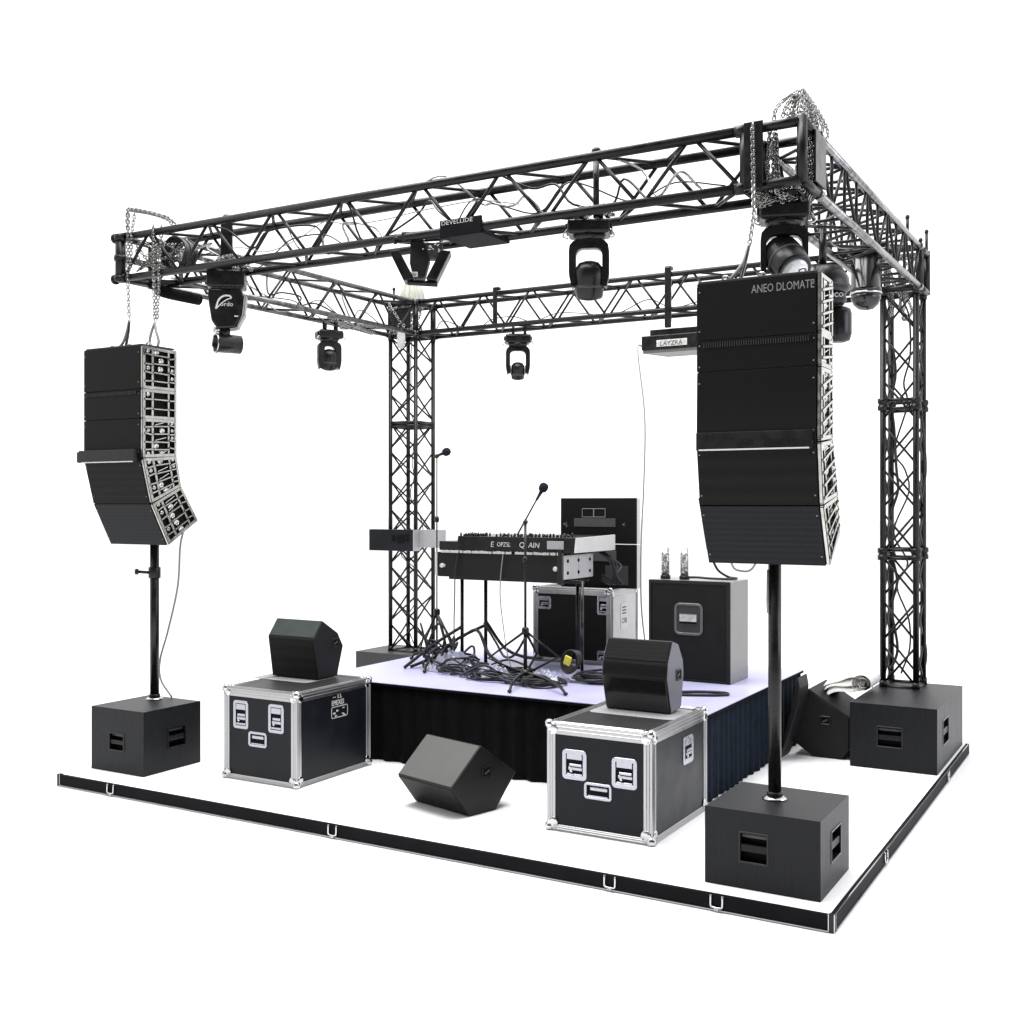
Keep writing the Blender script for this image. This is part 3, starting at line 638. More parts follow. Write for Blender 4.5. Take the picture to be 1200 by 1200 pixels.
lk = (-3.83, 3.0, 1.69)
t = thing('keyboard_case', 'long black case with bolted pale end plate under the mixing console', 'keyboard case', lk)
b = MB(lk); b.m('black_paint').box(-4.50, -3.15, 2.76, 3.42, 1.693, 1.932, .006); b.build('body', t)
b = MB(lk); b.m('ink_white')
r = random.Random(2)
for i in range(92):
    if r.random() < .9: b.box(-4.47 + i * .0142, -4.47 + i * .0142 + r.uniform(.006, .011), 2.732, 2.752, 1.926, 1.944 + r.uniform(0, .008))
b.m('black_satin').box(-4.48, -3.17, 2.75, 2.77, 1.919, 1.928); b.build('key_row', t)
b = MB(lk); b.m('chrome').box(-4.525, -4.498, 2.752, 2.80, 1.70, 1.93, .008); b.build('end_cap', t)
for x in (-4.44, -3.2):
    b = MB(lk); b.m('ink_white').lathe([(.001, 0), (.02, .001), (.024, .015), (.018, .03)], (x, 2.762, 1.80), -Y, 14); b.box(x - .03, x + .03, 2.752, 2.765, 1.785, 1.815, .006); b.build('catch', t)
b = MB(lk); b.m('pale_panel').box(-3.152, -3.132, 2.78, 3.40, 1.70, 1.925, .008)
b.m('deep_black')
for y in (2.86, 3.08, 3.32):
    for z in (1.76, 1.87): b.lathe([(.016, 0), (.016, .006), (.008, .01)], (-3.132, y, z), X, 12)
b.m('grey_panel').box(-3.1315, -3.130, 3.085, 3.09, 1.71, 1.915); b.build('end_plate', t)
b = MB(lk); b.m('black_satin').box(-3.175, -3.128, 2.735, 2.775, 1.66, 1.97, .004); b.build('corner_strip', t)
lm = (-3.66, 3.1, 1.945)
t = thing('mixing_console', 'black mixing console with rows of knobs and pale end cheek', 'mixer', lm)
b = MB(lm); b.m('black_satin').prism([(2.75, 1.947), (3.6, 1.947), (3.6, 2.092), (2.78, 2.088)], (-4.28, 0, 0), Y, Z, X, 1.265, .006); b.box(-4.49, -4.282, 2.77, 3.4, 1.947, 2.035, .006); b.build('body', t)
b = MB(lm); b.m('pale_panel').prism([(2.752, 1.95), (3.6, 1.95), (3.6, 2.098), (2.78, 2.085)], (-3.013, 0, 0), Y, Z, X, .02, .003); b.build('end_cheek', t)
U_, W_ = X, V((0, .03, .14)).normalized()
for tx, xx, zz, sz, q in (('E', -3.90, 1.99, .075, 1), ('OPZSL', -3.83, 1.995, .06, .85), ('Q', -3.59, 1.99, .075, 1), ('AIN', -3.49, 1.99, .07, 1)):
    b = MB(lm); b.m('label_silver').text(tx, (xx, 2.757, zz), U_, W_, sz, .003, sx=q); b.build('lettering', t)
b = MB(lm); b.m('grey_panel').box(-3.29, -3.12, 2.75, 2.762, 1.98, 2.055, .002); b.build('label_strip', t)
r = random.Random(9)
proto = None
xs_ = [-4.26 + i * .033 for i in range(8)] + [-3.86 + i * .038 for i in range(20)]
for row in range(3):
    for x in xs_:
        loc_ = V((x + row * .01 + r.uniform(-.006, .006), 2.81 + row * .06 + r.uniform(-.01, .01), 2.088)) - V(lm)
        if proto is None:
            b = MB(); b.m('black_satin').lathe([(.010, 0), (.010, .012), (.007, .03), (.006, .032)], (0, 0, 0), Z, 8); b.m('ink_white').box(-.002, .002, -.009, .0, .030, .034); proto = b.build('knob', t, loc_)
        else:
            o = proto.copy(); C.objects.link(o); o.parent = t; o.location = loc_; o.scale = (1, 1, r.uniform(.6, 1.1))

# box on the tower
lb = (-6.35, 4.6, 1.83)
t = thing('distribution_box', 'black box with grey end clamped across the left rear tower', 'box', lb)
b = MB(lb); b.m('laminate').box(-6.68, -6.04, 4.53, 4.645, 1.835, 2.09, .006); b.build('body', t)
b = MB(lb); b.m('grey_panel').box(-6.04, -6.025, 4.535, 4.67, 1.838, 2.087, .003); b.box(-6.025, -5.66, 4.64, 4.67, 1.88, 2.09, .003); b.build('end_panel', t)
b = MB(lb); b.m('deep_black').box(-6.34, -6.29, 4.522, 4.532, 1.95, 2.02, .003); b.box(-6.26, -6.16, 4.522, 4.532, 1.93, 2.03, .004); b.box(-6.14, -6.10, 4.522, 4.532, 1.95, 2.04, .003); b.build('socket', t)

# ------------------------------------------------------------------ microphone stands
def mic_stand(label, x, y, top, joint, feet, r_=.0115, boom=None, struts=()):
    l = (x, y, .8); t = thing('microphone_stand', label, 'mic stand', l, 0, 'microphone stands on the riser')
    b = MB(l); b.m('black_satin').tube([(x, y, .82), (x, y, joint)], r_ * 1.5, 10); b.tube([(x, y, joint), (x, y, top)], r_, 10); b.build('pole', t)
    b = MB(l); b.m('black_satin').lathe([(.03, -.03), (.034, -.02), (.034, .02), (.022, .035)], (x, y, joint), Z, 14); b.lathe([(.02, -.03), (.024, 0), (.02, .03)], (x, y, (joint + top) / 2 + .15), Z, 12); b.build('collar', t)
    b = MB(l); b.m('black_satin').lathe([(.03, 0), (.06, .02), (.05, .06), (.03, .09)], (x, y, .82), Z, 14); b.build('hub', t)
    for f in feet:
        f = V(f); d = f - V((x, y, f.z)); b = MB(l)
        b.m('black_satin').tube(smooth_path([(x, y, .875), V((x, y, .885)) + d * .45, V((x, y, .862)) + d * .85, f + Z * .012], 5), [.013] * 15 + [.014], 8); b.ell(f + Z * .016, .02, .02, .015); b.build('leg', t)
    for s_ in struts:
        b = MB(l); b.m('black_satin').tube([(x, y, joint), V(s_), (x, y, .86)], .013, 8); b.build('strut', t)
    if boom:
        p, q = V(boom[0]), V(boom[1]); b = MB(l); b.m('black_satin').tube([p, q], .008, 8); b.lathe([(.018, -.02), (.022, 0), (.018, .02)], (x, y, top), q - p, 12); b.build('boom_arm', t)
    return t
mic_stand('boom microphone stand with tripod feet at the front of the riser', -3.376, 2.50, 2.23, 1.25, [(-3.17, 1.86, .802), (-2.70, 1.98, .802), (-3.85, 2.75, .802)], boom=((-3.46, 2.50, 2.115), (-3.25, 2.50, 2.45)), struts=((-3.72, 2.42, .99), (-3.10, 2.62, 1.02), (-3.45, 2.85, 1.0)))
def mic(label, p, d):
    p, d = V(p), V(d).normalized(); t = thing('microphone', label, 'microphone', p, 0, 'microphones')
    b = MB(p); b.m('black_satin').lathe([(.011, 0), (.014, .05), (.02, .10)], p, d, 14); b.build('handle', t)
    b = MB(p); b.m('foam').lathe([(.018, .09), (.036, .105), (.043, .13), (.04, .155), (.026, .172), (.005, .178)], p, d, 16); b.build('windscreen', t)
mic('black ball headed microphone at the tip of the boom over the console', (-3.262, 2.50, 2.43), (.45, 0, .7))
mic_stand('tall thin microphone stand against the left rear tower', -4.764, 3.141, 2.88, 1.3, [(-4.42, 2.42, .802), (-4.4, 3.35, .802), (-5.05, 3.1, .802)], r_=.007, boom=((-4.80, 3.14, 2.87), (-4.745, 3.14, 2.885)), struts=((-4.6, 3.05, 1.0), (-4.95, 3.2, 1.0)))
mic('small black microphone atop the tall thin stand by the tower', (-4.775, 3.14, 2.878), (.9, 0, .3))

# ------------------------------------------------------------------ cables and wrap on the riser
def cable(label, pts, r_, m_, group='cables lying on the riser', k=8, n=7, name='cable'):
    return single(name, lambda b: b.m(m_).tube(smooth_path(pts, k), r_, n), pts[0], label, 'cable', group)
def wander(seed, c, sx, sy, h, n):
    r = random.Random(seed); o = []
    a = r.uniform(0, 6)
    for i in range(n):
        a += r.uniform(.5, 1.5)
        o.append((c[0] + sx * math.cos(a) * r.uniform(.4, 1), c[1] + sy * math.sin(a) * r.uniform(.4, 1), .815 + abs(r.gauss(0, 1)) * h * (0 if i in (0, n - 1) else 1)))
    return o
spots = [(-4.5, 2.7, .22, .2, .2), (-4.1, 2.5, .3, .10, .06), (-3.8, 2.4, .35, .1, .05), (-3.6, 2.35, .35, .12, .03), (-4.45, 2.85, .30, .22, .10), (-4.25, 2.75, .3, .25, .09), (-3.85, 2.6, .3, .22, .05), (-3.55, 2.5, .25, .16, .03), (-3.3, 2.35, .28, .16, .02), (-3.15, 2.45, .25, .15, .02), (-4.12, 2.6, .4, .16, .03), (-4.55, 2.9, .16, .2, .16), (-3.75, 2.75, .4, .2, .04)]
for i, (cx, cy, sx, sy, h) in enumerate(spots):
    cable('black cable tangled among others on the riser under the mixing console', wander(40 + i, (cx, cy), sx, sy, h, 18), (.010, .0075, .011)[i % 3], ('cable_black', 'cable_black', 'cable_navy')[i % 3], 'tangled cables under the mixing console')
cable('black cable arching down from the stand joint to the tangle', [(-4.76, 3.14, 1.28), (-4.6, 3.0, 1.2), (-4.45, 2.9, 1.05), (-4.35, 2.8, .9), (-4.2, 2.75, .82)], .012, 'cable_black')
cable('thick black cable sagging from console leg to boom stand', [(-4.19, 3.12, 1.22), (-3.98, 3.0, 1.05), (-3.8, 2.85, .95), (-3.6, 2.7, 1.0), (-3.38, 2.52, 1.2)], .012, 'cable_black')
cable('thin grey wire hanging from the middle of the keyboard case', [(-3.75, 2.74, 1.93), (-3.77, 2.73, 1.72), (-3.78, 2.74, 1.5), (-3.74, 2.74, 1.2), (-3.68, 2.7, 1.0), (-3.6, 2.66, .84)], .005, 'cable_grey', 'wires hanging at the console')
cable('thin black wire hanging at the left end of the keyboard case', [(-4.25, 2.74, 1.93), (-4.28, 2.735, 1.75), (-4.29, 2.74, 1.5), (-4.31, 2.76, 1.2), (-4.3, 2.76, .83)], .006, 'cable_black', 'wires hanging at the console')
for k_ in range(4): cable('black cable drooping in a bunch behind the bolted end plate', [(-3.1, 3.46 + .03 * k_, 1.93), (-3.02 + .03 * k_, 3.5 + .03 * k_, 1.86 - .02 * k_), (-2.98 + .01 * k_, 3.52, 1.72), (-3.0 + .03 * k_, 3.5 + .02 * k_, 1.62), (-3.08, 3.47, 1.66 + .02 * k_)], (.009, .011)[k_ % 2], 'cable_black', 'bunched cables behind the end plate')
# coil with yellow tag
def coil(b):
    b.m('cable_black')
    for k in range(6):
        c = V((-2.99 + k * .006, 2.62 + k * .012, .985 + k * .004)); r_ = .105 - k * .006
        b.tube([c + V((math.cos(a) * r_ * .8, math.sin(a) * r_ * .25, math.sin(a) * r_ * .95)) for a in [i * 2 * PI / 20 for i in range(20)]], .009, 7, closed=True)
lco = V((-2.98, 2.62, .86)); t = thing('cable_coil', 'upright coil of black cable with a yellow tag', 'cable coil', lco)
b = MB(lco); coil(b); b.build('cable', t)
b = MB(lco); b.m('yellow').obox((-2.99, 2.58, 1.0), (.9, .1, -.35), (.3, 0, 1), (0, -1, .1), .065, .085, .025, .01); b.build('tag', t)
def flat_coil(b, cx, cy, seed, rr=.16, n=5, z=.812):
    r = random.Random(seed); b.m('cable_black')
    for k in range(n):
        c = V((cx + r.uniform(-.03, .03), cy + r.uniform(-.03, .03), z + k * .014)); q = rr * r.uniform(.75, 1.05); e = r.uniform(.7, 1)
        b.tube([c + V((math.cos(a) * q, math.sin(a) * q * e, .01 * math.sin(2 * a + k))) for a in [i * 2 * PI / 26 for i in range(26)]], .010, 7, closed=True)
single('cable_coil', lambda b: flat_coil(b, -2.78, 2.78, 3, .20, 6), (-2.78, 2.78, .8), 'flat coil of black cable round the right console leg', 'cable coil', 'cable coils on the riser')
single('cable_coil', lambda b: flat_coil(b, -3.12, 2.3, 5, .15, 5), (-3.12, 2.3, .8), 'flat coil of black cable beside the boom stand feet', 'cable coil', 'cable coils on the riser')
cable('flat black cable loop on the riser behind the right wedge', [(-1.93, 2.42, .812), (-1.75, 2.5, .812), (-1.60, 2.58, .812), (-1.53, 2.66, .815), (-1.62, 2.72, .812), (-1.8, 2.66, .812), (-1.95, 2.55, .812)], .012, 'cable_black')
def wrap(b, cx, cy, w, d, h, seed):
    r = random.Random(seed); n = 26; b.m('plastic_film'); g = []
    ks = [(r.uniform(3, 14), r.uniform(3, 14), r.uniform(0, 6), r.uniform(.2, 1)) for _ in range(9)]
    for j in range(n + 1):
        row = []
        for i in range(n + 1):
            u, v = i / n * 2 - 1, j / n * 2 - 1; f = max(0, 1 - u * u) * max(0, 1 - v * v)
            z = sum(abs(math.sin(a * u + q * v + p)) * s_ for a, q, p, s_ in ks) / 5 * h * f
            row.append(b._v((cx + u * w * (1 + .12 * math.sin(5 * v + seed)), cy + v * d * (1 + .15 * math.sin(4 * u + seed)), .806 + z)))
        g.append(row)
    for A, B in zip(g, g[1:]):
        for i in range(n): b._f([A[i], A[i + 1], B[i + 1], B[i]], False)
for i, (cx, cy, w, d, h, lab) in enumerate(((-4.3, 2.75, .26, .2, .2, 'crumpled clear wrap heaped among cables near the left mic stand'), (-3.75, 2.55, .24, .15, .14, 'crumpled clear wrap left of the boom stand hub'), (-3.2, 2.55, .2, .15, .12, 'crumpled clear wrap right of the boom stand hub'))):
    o = single('plastic_wrap', lambda b: wrap(b, cx, cy, w, d, h, i + 3), (cx, cy, .8), lab, 'plastic wrap', 'pieces of clear wrap on the riser')

# folded cloth behind right sub
def towel(b):
    b.m('cloth_white'); nx, ny = 30, 16; r = random.Random(3)
    for lay in range(3):
        g0, g1 = [], []
        for i in range(nx + 1):
            a0, a1 = [], []
            for j in range(ny + 1):
                u, v = i / nx, j / ny; x = -1.10 + .36 * u - .010 * lay; y = 4.10 + .36 * v + .01 * lay
                edge = min(1, 9 * min(u, 1 - u, v, 1 - v)) ** .5
                z = .70 + .046 * lay + .014 * math.sin(7 * u + 3 * v + lay) + .009 * math.sin(15 * v - 4 * u + 2 * lay) - .16 * (u - .75) ** 2
                a1.append(b._v((x, y, z + .045 * edge))); a0.append(b._v((x, y, z - .002)))
            g0.append(a0); g1.append(a1)
        for i in range(nx):
            for j in range(ny):
                b._f([g1[i][j], g1[i + 1][j], g1[i + 1][j + 1], g1[i][j + 1]], True); b._f([g0[i][j + 1], g0[i + 1][j + 1], g0[i + 1][j], g0[i][j]], True)
        for i in range(nx):
            b._f([g0[i][0], g0[i + 1][0], g1[i + 1][0], g1[i][0]], True); b._f([g0[i + 1][ny], g0[i][ny], g1[i][ny], g1[i + 1][ny]], True)
        for j in range(ny):
            b._f([g0[0][j + 1], g0[0][j], g1[0][j], g1[0][j + 1]], True); b._f([g0[nx][j], g0[nx][j + 1], g1[nx][j + 1], g1[nx][j]], True)
    pts = []
    for i in range(56):
        a = i * .3; q = .02 + .0014 * i; pts.append((-.76 + q * math.cos(a), .765 + q * math.sin(a) * .9))
    t0 = [b._v((p[0], 4.08 + .01 * math.sin(i * .4), p[1])) for i, p in enumerate(pts)]; t1 = [b._v((p[0], 4.48, p[1])) for p in pts]
    for i in range(55): b._f([t0[i], t0[i + 1], t1[i + 1], t1[i]], True)
tw = single('folded_cloth', towel, (-.95, 4.3, .70), 'white folded cloth rolled at one end on the rear wedge speaker', 'cloth')

# ------------------------------------------------------------------ moving heads and other fixtures
YAW = math.radians(30)
def moving_head(label, loc, rotz, scale=1., tilt=12, post=.0, hc=-.42, hr=1., lens=True, arm=.048, pan=0., group='black moving head lights under the truss'):
    t = thing('moving_head_light', label, 'stage light', loc, rotz, group); t.scale = (scale,) * 3
    b = MB(); b.m('black_satin').box(-.15, .15, -.12, .12, -.13, -.03, .02, 3); b.lathe([(.10, -.17), (.115, -.15), (.115, -.125)], (0, 0, 0), Z, 24)
    b.m('dark_grey').box(-.165, -.15, -.07, .07, -.11, -.05, .006); b.box(.15, .165, -.07, .07, -.11, -.05, .006); b.m('chrome')
    for sx in (-1, 1): b.tube(smooth_path([(sx * .15, -.09, -.1), (sx * .18, -.1, -.15), (sx * .14, -.1, -.17)], 4), .006, 6)
    b.build('base', t)
    b = MB(); b.m('black_satin').box(-.11, .11, -.03, .03, -.03, -.012, .004)
    for sx in (-.07, .07): b.ring((sx, .0, .03), X if False else Y, Z, .10, .11, .04, .018, .03)
    if post: b.tube([(.05, 0, 0), (.05, 0, post)], .022, 10); b.ell((.05, 0, post), .036, .036, .036)
    b.build('clamp', t)
    b = MB(); b.m('black_satin'); w, tp, bt = .142, -.165, -.50
    def arc_(cx, cz, r_, a0, a1, n=6): return [(cx + r_ * math.cos(math.radians(a0 + (a1 - a0) * i / n)), cz + r_ * math.sin(math.radians(a0 + (a1 - a0) * i / n))) for i in range(n + 1)]
    outer = [(-w * .86, bt)] + [(-w, bt + .09)] + arc_(-w + .06, tp - .06, .06, 180, 90) + arc_(w - .06, tp - .06, .06, 90, 0) + [(w, bt + .09), (w * .86, bt)]
    iw = w - arm
    inner = [(iw, bt + .03)] + arc_(iw - .05, tp - .10, .05, 0, 90) + arc_(-iw + .05, tp - .10, .05, 90, 180) + [(-iw, bt + .03)]
    n0 = len(outer); prof = outer + inner
    # build the U as quads so the concave outline fills cleanly
    half = lambda o, i_: None
    lo = outer[:]; li = inner[::-1]
    k = 24
    def resample(pts, k):
        L_ = [0]
        for p, q in zip(pts, pts[1:]): L_.append(L_[-1] + math.hypot(q[0] - p[0], q[1] - p[1]))
        o = []
        for i in range(k + 1):
            s_ = L_[-1] * i / k; j = max(0, min(len(pts) - 2, next((m_ for m_ in range(len(L_) - 1) if L_[m_ + 1] >= s_ - 1e-9), len(pts) - 2)))
            f = 0 if L_[j + 1] == L_[j] else (s_ - L_[j]) / (L_[j + 1] - L_[j]); o.append((pts[j][0] + (pts[j + 1][0] - pts[j][0]) * f, pts[j][1] + (pts[j + 1][1] - pts[j][1]) * f))
        return o
    A, Bq = resample(lo, k), resample(li, k); dep = .055
    va = [[b._v((p[0], s_ * dep, p[1])) for p in A] for s_ in (-1, 1)]; vb = [[b._v((p[0], s_ * dep, p[1])) for p in Bq] for s_ in (-1, 1)]
    for i in range(k):
        b._f([va[0][i], va[0][i + 1], vb[0][i + 1], vb[0][i]]); b._f([va[1][i + 1], va[1][i], vb[1][i], vb[1][i + 1]])
        b._f([va[0][i + 1], va[0][i], va[1][i], va[1][i + 1]], True); b._f([vb[0][i], vb[0][i + 1], vb[1][i + 1], vb[1][i]], True)
    b._f([va[0][0], vb[0][0], vb[1][0], va[1][0]]); b._f([va[0][k], va[1][k], vb[1][k], vb[0][k]])
    bmesh.ops.recalc_face_normals(b.bm, faces=b.bm.faces)
    b.build('yoke', t)
    ta = math.radians(tilt); ax = V((math.sin(pan) * math.sin(ta), -math.cos(pan) * math.sin(ta), -math.cos(ta))); c = V((0, 0, hc))
    b = MB(); b.m('black_satin').lathe([(q * hr, k * hr) for q, k in ((.02, -.10), (.06, -.088), (.088, -.05), (.092, 0), (.092, .06), (.085, .115), (.078, .13), (.07, .128))], c, ax, 28)
    b.m('dark_grey').lathe([(.0935 * hr, .045), (.0945 * hr, .047), (.0945 * hr, .062), (.0935 * hr, .064)], c, ax, 28)
    for sx in (-1, 1): b.m('black_satin').lathe([(.05, 0), (.05, .015)], c + X * sx * .084, X * sx, 16)
    hd = b.build('head', t)
    b = MB(); b.m('lens' if lens else 'black_gloss').lathe([(q * hr, k * hr) for q, k in ((.066, .124), (.06, .135), (.03, .142), (.001, .144))], c, ax, 24); b.build('lens', hd)
    return t
mh = moving_head('moving head light under the middle of the front beam', (-1.94, .87, 4.43), YAW - .12, 1.0, -18, post=.47, lens=False, hr=1.15)
moving_head('bulky moving head light with white lens under the front right truss corner', (-.545, .90, 4.37), YAW - .2, 1.06, 48, hc=-.345, hr=1.30, arm=.034, pan=.5)
moving_head('small moving head light under the rear beam', (-4.80, 4.86, 4.36), YAW + .05, .97, -14, hc=-.435, hr=.88, lens=False)
moving_head('small moving head light with closed yoke under the left beam', (-6.36, 3.39, 4.33), YAW + .45, .90, -10, hc=-.36, lens=False, hr=1.1, arm=.07)
# scanner head at left of front beam
l1 = (-5.43, .87, 4.43); t = thing('scanner_light', 'black scanner light with white wing emblem near the left end of the front beam', 'stage light', l1, math.radians(38))
b = MB(); b.m('black_satin').box(-.16, .16, -.12, .12, -.17, -.02, .015); b.box(-.05, .05, -.03, .03, -.02, .40, .008); b.ell((0, 0, .42), .05, .04, .06); b.build('base', t)
b = MB(); b.m('black_satin').prism([(-.145, -.18), (.13, -.18), (.15, -.24), (.13, -.42), (.08, -.52), (-.07, -.53), (-.12, -.46), (-.15, -.26)], (0, -.1, 0), X, Z, Y, .2, .018)
b.m('grey_panel').prism([(.152, -.23), (.172, -.235), (.155, -.40), (.10, -.51), (.085, -.515), (.132, -.41)], (0, -.085, 0), X, Z, Y, .17, .004)
bd = b.build('housing', t)
b = MB(); b.m('ink_white'); pts = [(-.08, -.36), (-.06, -.29), (-.02, -.25), (.03, -.245), (.05, -.265)]
b.tube(smooth_path([(p[0], -.101, p[1]) for p in pts], 5), .008, 6); b.tube(smooth_path([(-.08, -.101, -.36), (-.03, -.101, -.31), (.02, -.101, -.275), (.05, -.101, -.267)], 5), .005, 6)
b.text('ordo', (-.045, -.1005, -.335), X, Z, .055, .003); b.obox((.09, -.101, -.42), X, Z, Y, .03, .01, .004); b.build('emblem', bd)
b = MB(); b.m('chrome').lathe([(.03, 0), (.036, .02), (.03, .04)], (-.08, -.02, -.55), Z, 12); b.m('black_satin').tube([(-.02, 0, -.5), (-.02, 0, -.60)], .05, 14); b.build('neck', t)
b = MB(); ax = V((-.9, -.45, 0)).normalized(); b.m('black_satin').lathe([(.05, -.13), (.08, -.12), (.082, .08), (.088, .09), (.088, .10), (.07, .10), (.065, .05), (.001, .04)], V((-.0, 0, -.645)), ax, 24)
b.m('chrome').tube([V((0, 0, -.645)) + ax * .10 + (ax.cross(Z) * math.cos(a) + Z * math.sin(a)) * .08 for a in [i * PI / 12 for i in range(24)]], .007, 6, closed=True); b.build('head', t)
# fixture with V shaped barn arms
l2 = (-3.33, .80, 4.43); t = thing('barn_door_light', 'black light between two slanted side flaps under the front beam', 'stage light', l2, YAW)
b = MB(); b.m('black_satin').tube([(-.15, -.05, .0), (.22, -.05, .02)], .042, 14); b.lathe([(.042, 0), (.042, .03), (.03, .035)], (.22, -.05, .02), X, 14); b.tube(smooth_path([(-.15, -.05, 0), (-.2, -.05, -.01), (-.2, -.05, -.05)], 4), .012, 8); b.build('clamp', t)
b = MB(); b.m('black_paint').prism([(-.085, -.03), (.02, -.03), (.06, -.17), (.02, -.31), (-.06, -.31), (-.09, -.2)], (0, -.07, 0), X, Z, Y, .13, .008); b.build('housing', t)
for a, c_, d_ in ((-.245, -.10, 1), (.225, .08, -1)):
    b = MB(); b.m('black_satin').prism([(a, -.11), (a + .075 * d_, -.10), (c_ + .045 * d_, -.32), (c_ - .035 * d_, -.335)], (0, -.09, 0), X, Z, Y, .17, .006); b.build('flap', t)
b = MB(); b.m('black_satin').tube([(-.11, -.02, -.335), (.12, -.02, -.35)], .022, 12); b.build('cross_bar', t)
b = MB(); b.m('dark_grey').box(.02, .16, -.06, .05, -.16, -.04, .01); b.m('ink_white')
r = random.Random(11)
for i in range(14): b.obox((.0 + r.uniform(0, .14), -.075, -.02 - r.uniform(0, .09)), (1, 0, r.uniform(-.6, .6)), (0, 0, 1), Y, r.uniform(.01, .03), .006, .01)
b.build('gearbox', t)
b = MB(); b.m('label_silver').plate((-.055, -.071, -.285), X, Z, .055, .04, .005, .002); b.m('ink_black').text('VIS', (-.076, -.0735, -.297), X, Z, .028, .001); b.build('label_plate', t)
# flat panel hung below the front beam
l3 = (-2.87, .88, 4.40); t = thing('panel_light', 'flat black panel with small white lettering hung below the front beam', 'stage light', l3)
b = MB(l3); b.m('rail_black').box(-3.06, -2.70, .655, 1.06, 4.375, 4.405, .006); b.box(-3.06, -2.70, .635, .66, 4.37, 4.50, .005); b.build('panel', t)
b = MB(l3); b.m('label_silver').text('DEVELLIDE', (-3.045, .6335, 4.462), X, Z, .044, .002, sx=1.3); b.build('lettering', t)
b = MB(l3); b.m('black_satin')
for x in (-3.0, -2.76): b.ring((x, .69, 4.44), Y, Z, .09, .10, .04, .018, .03)
b.build('clamp', t)
# flood on the rear beam
l4 = (-2.70, 4.66, 4.10); t = thing('flood_light', 'black box flood light with silver label and grey underside on the rear beam', 'stage light', l4)
b = MB(l4); b.m('black_satin').box(-3.175, -2.3, 4.65, 5.0, 4.02, 4.17, .008); b.box(-3.09, -2.35, 4.68, 5.0, 4.17, 4.235, .006); b.build('housing', t)
b = MB(l4); b.m('handle_grey').prism([(-3.16, 4.66), (-2.31, 4.66), (-2.4, 5.04), (-3.03, 5.04)], (0, 0, 3.985), X, Y, Z, .034); b.build('diffuser', t)
b = MB(l4); b.m('label_silver').box(-3.0, -2.66, 4.643, 4.652, 4.045, 4.115, .002); b.m('ink_black').text('LAYZRA', (-2.96, 4.6425, 4.055), X, Z, .065, .002, sx=1.05); b.build('label_plate', t)
b = MB(l4); b.m('black_satin').box(-2.90, -2.83, 4.61, 4.65, 4.235, 4.87, .012); b.m('chrome').tube([(-2.84, 4.65, 4.3), (-2.84, 4.65, 4.75)], .008, 6); b.m('black_satin').box(-2.90, -2.83, 4.62, 4.70, 4.84, 4.88, .01); b.build('clamp', t)
single('clamp_post', lambda b: b.m('black_satin').box(-4.99, -4.94, 4.61, 4.645, 4.44, 4.86, .01).box(-5.0, -4.92, 4.63, 4.69, 4.83, 4.865, .01), (-4.96, 4.63, 4.44), 'short black clamp post on the rear beam left of centre', 'clamp')
# fixtures on the right beam
l5 = (-.55, 3.28, 4.50); t = thing('dome_light', 'black can light with glass dome below the right beam', 'stage light', l5)
b = MB(l5); b.m('black_satin').lathe([(.06, .02), (.14, .01), (.145, -.01), (.13, -.02)], l5, Z, 28); b.build('flange', t)
b = MB(l5); b.m('black_gloss').lathe([(.10, -.02), (.12, -.03), (.12, -.30), (.125, -.305), (.125, -.33), (.115, -.335)], l5, Z, 32); b.build('housing', t)
b = MB(l5); b.m('chrome').lathe([(.123, -.338), (.13, -.34), (.13, -.352), (.123, -.354)], l5, Z, 32); b.build('ring', t)
b = MB(l5); b.m('black_gloss').lathe([(.122, -.355), (.120, -.39), (.10, -.44), (.06, -.475), (.001, -.487)], l5, Z, 32); b.build('dome', t)
b = MB(l5); b.m('black_satin').tube([(-.55, 3.28, 4.5), (-.55, 3.28, 4.62)], .03, 10); b.box(-.75, -.36, 3.25, 3.31, 4.53, 4.56, .005); b.build('clamp', t)
l6 = (-.62, 2.16, 4.17); t = thing('hooded_light', 'black hooded light half hidden behind the right speaker column', 'stage light', l6)
b = MB(l6); b.m('black_satin').lathe([(.03, .02), (.14, .0), (.19, -.08), (.20, -.17), (.17, -.20)], l6, Z, 32); b.m('dark_grey').lathe([(.201, -.14), (.203, -.142), (.203, -.15), (.2, -.152)], l6, Z, 32); b.build('hood', t)
b = MB(l6); b.m('laminate').lathe([(.15, -.20), (.17, -.21), (.175, -.25), (.15, -.285), (.1, -.29)], l6, Z, 28); b.m('ink_white').text('ANCO', V(l6) + V((.06, -.170, -.25)), V((.93, .37, 0)), Z, .045, .004); b.build('base', t)
b = MB(l6); c = V(l6) + V((.10, .06, -.295)); b.m('black_satin').lathe([(.06, 0), (.09, -.015), (.10, -.05), (.10, -.20), (.085, -.25), (.04, -.265)], c, Z, 28); b.m('chrome').lathe([(.012, 0), (.012, .01)], c + V((-.02, -.098, -.10)), -Y, 10); b.build('body', t)
b = MB(l6); b.m('black_satin').tube([l6, V(l6) + Z * .3], .03, 10); b.build('clamp', t)

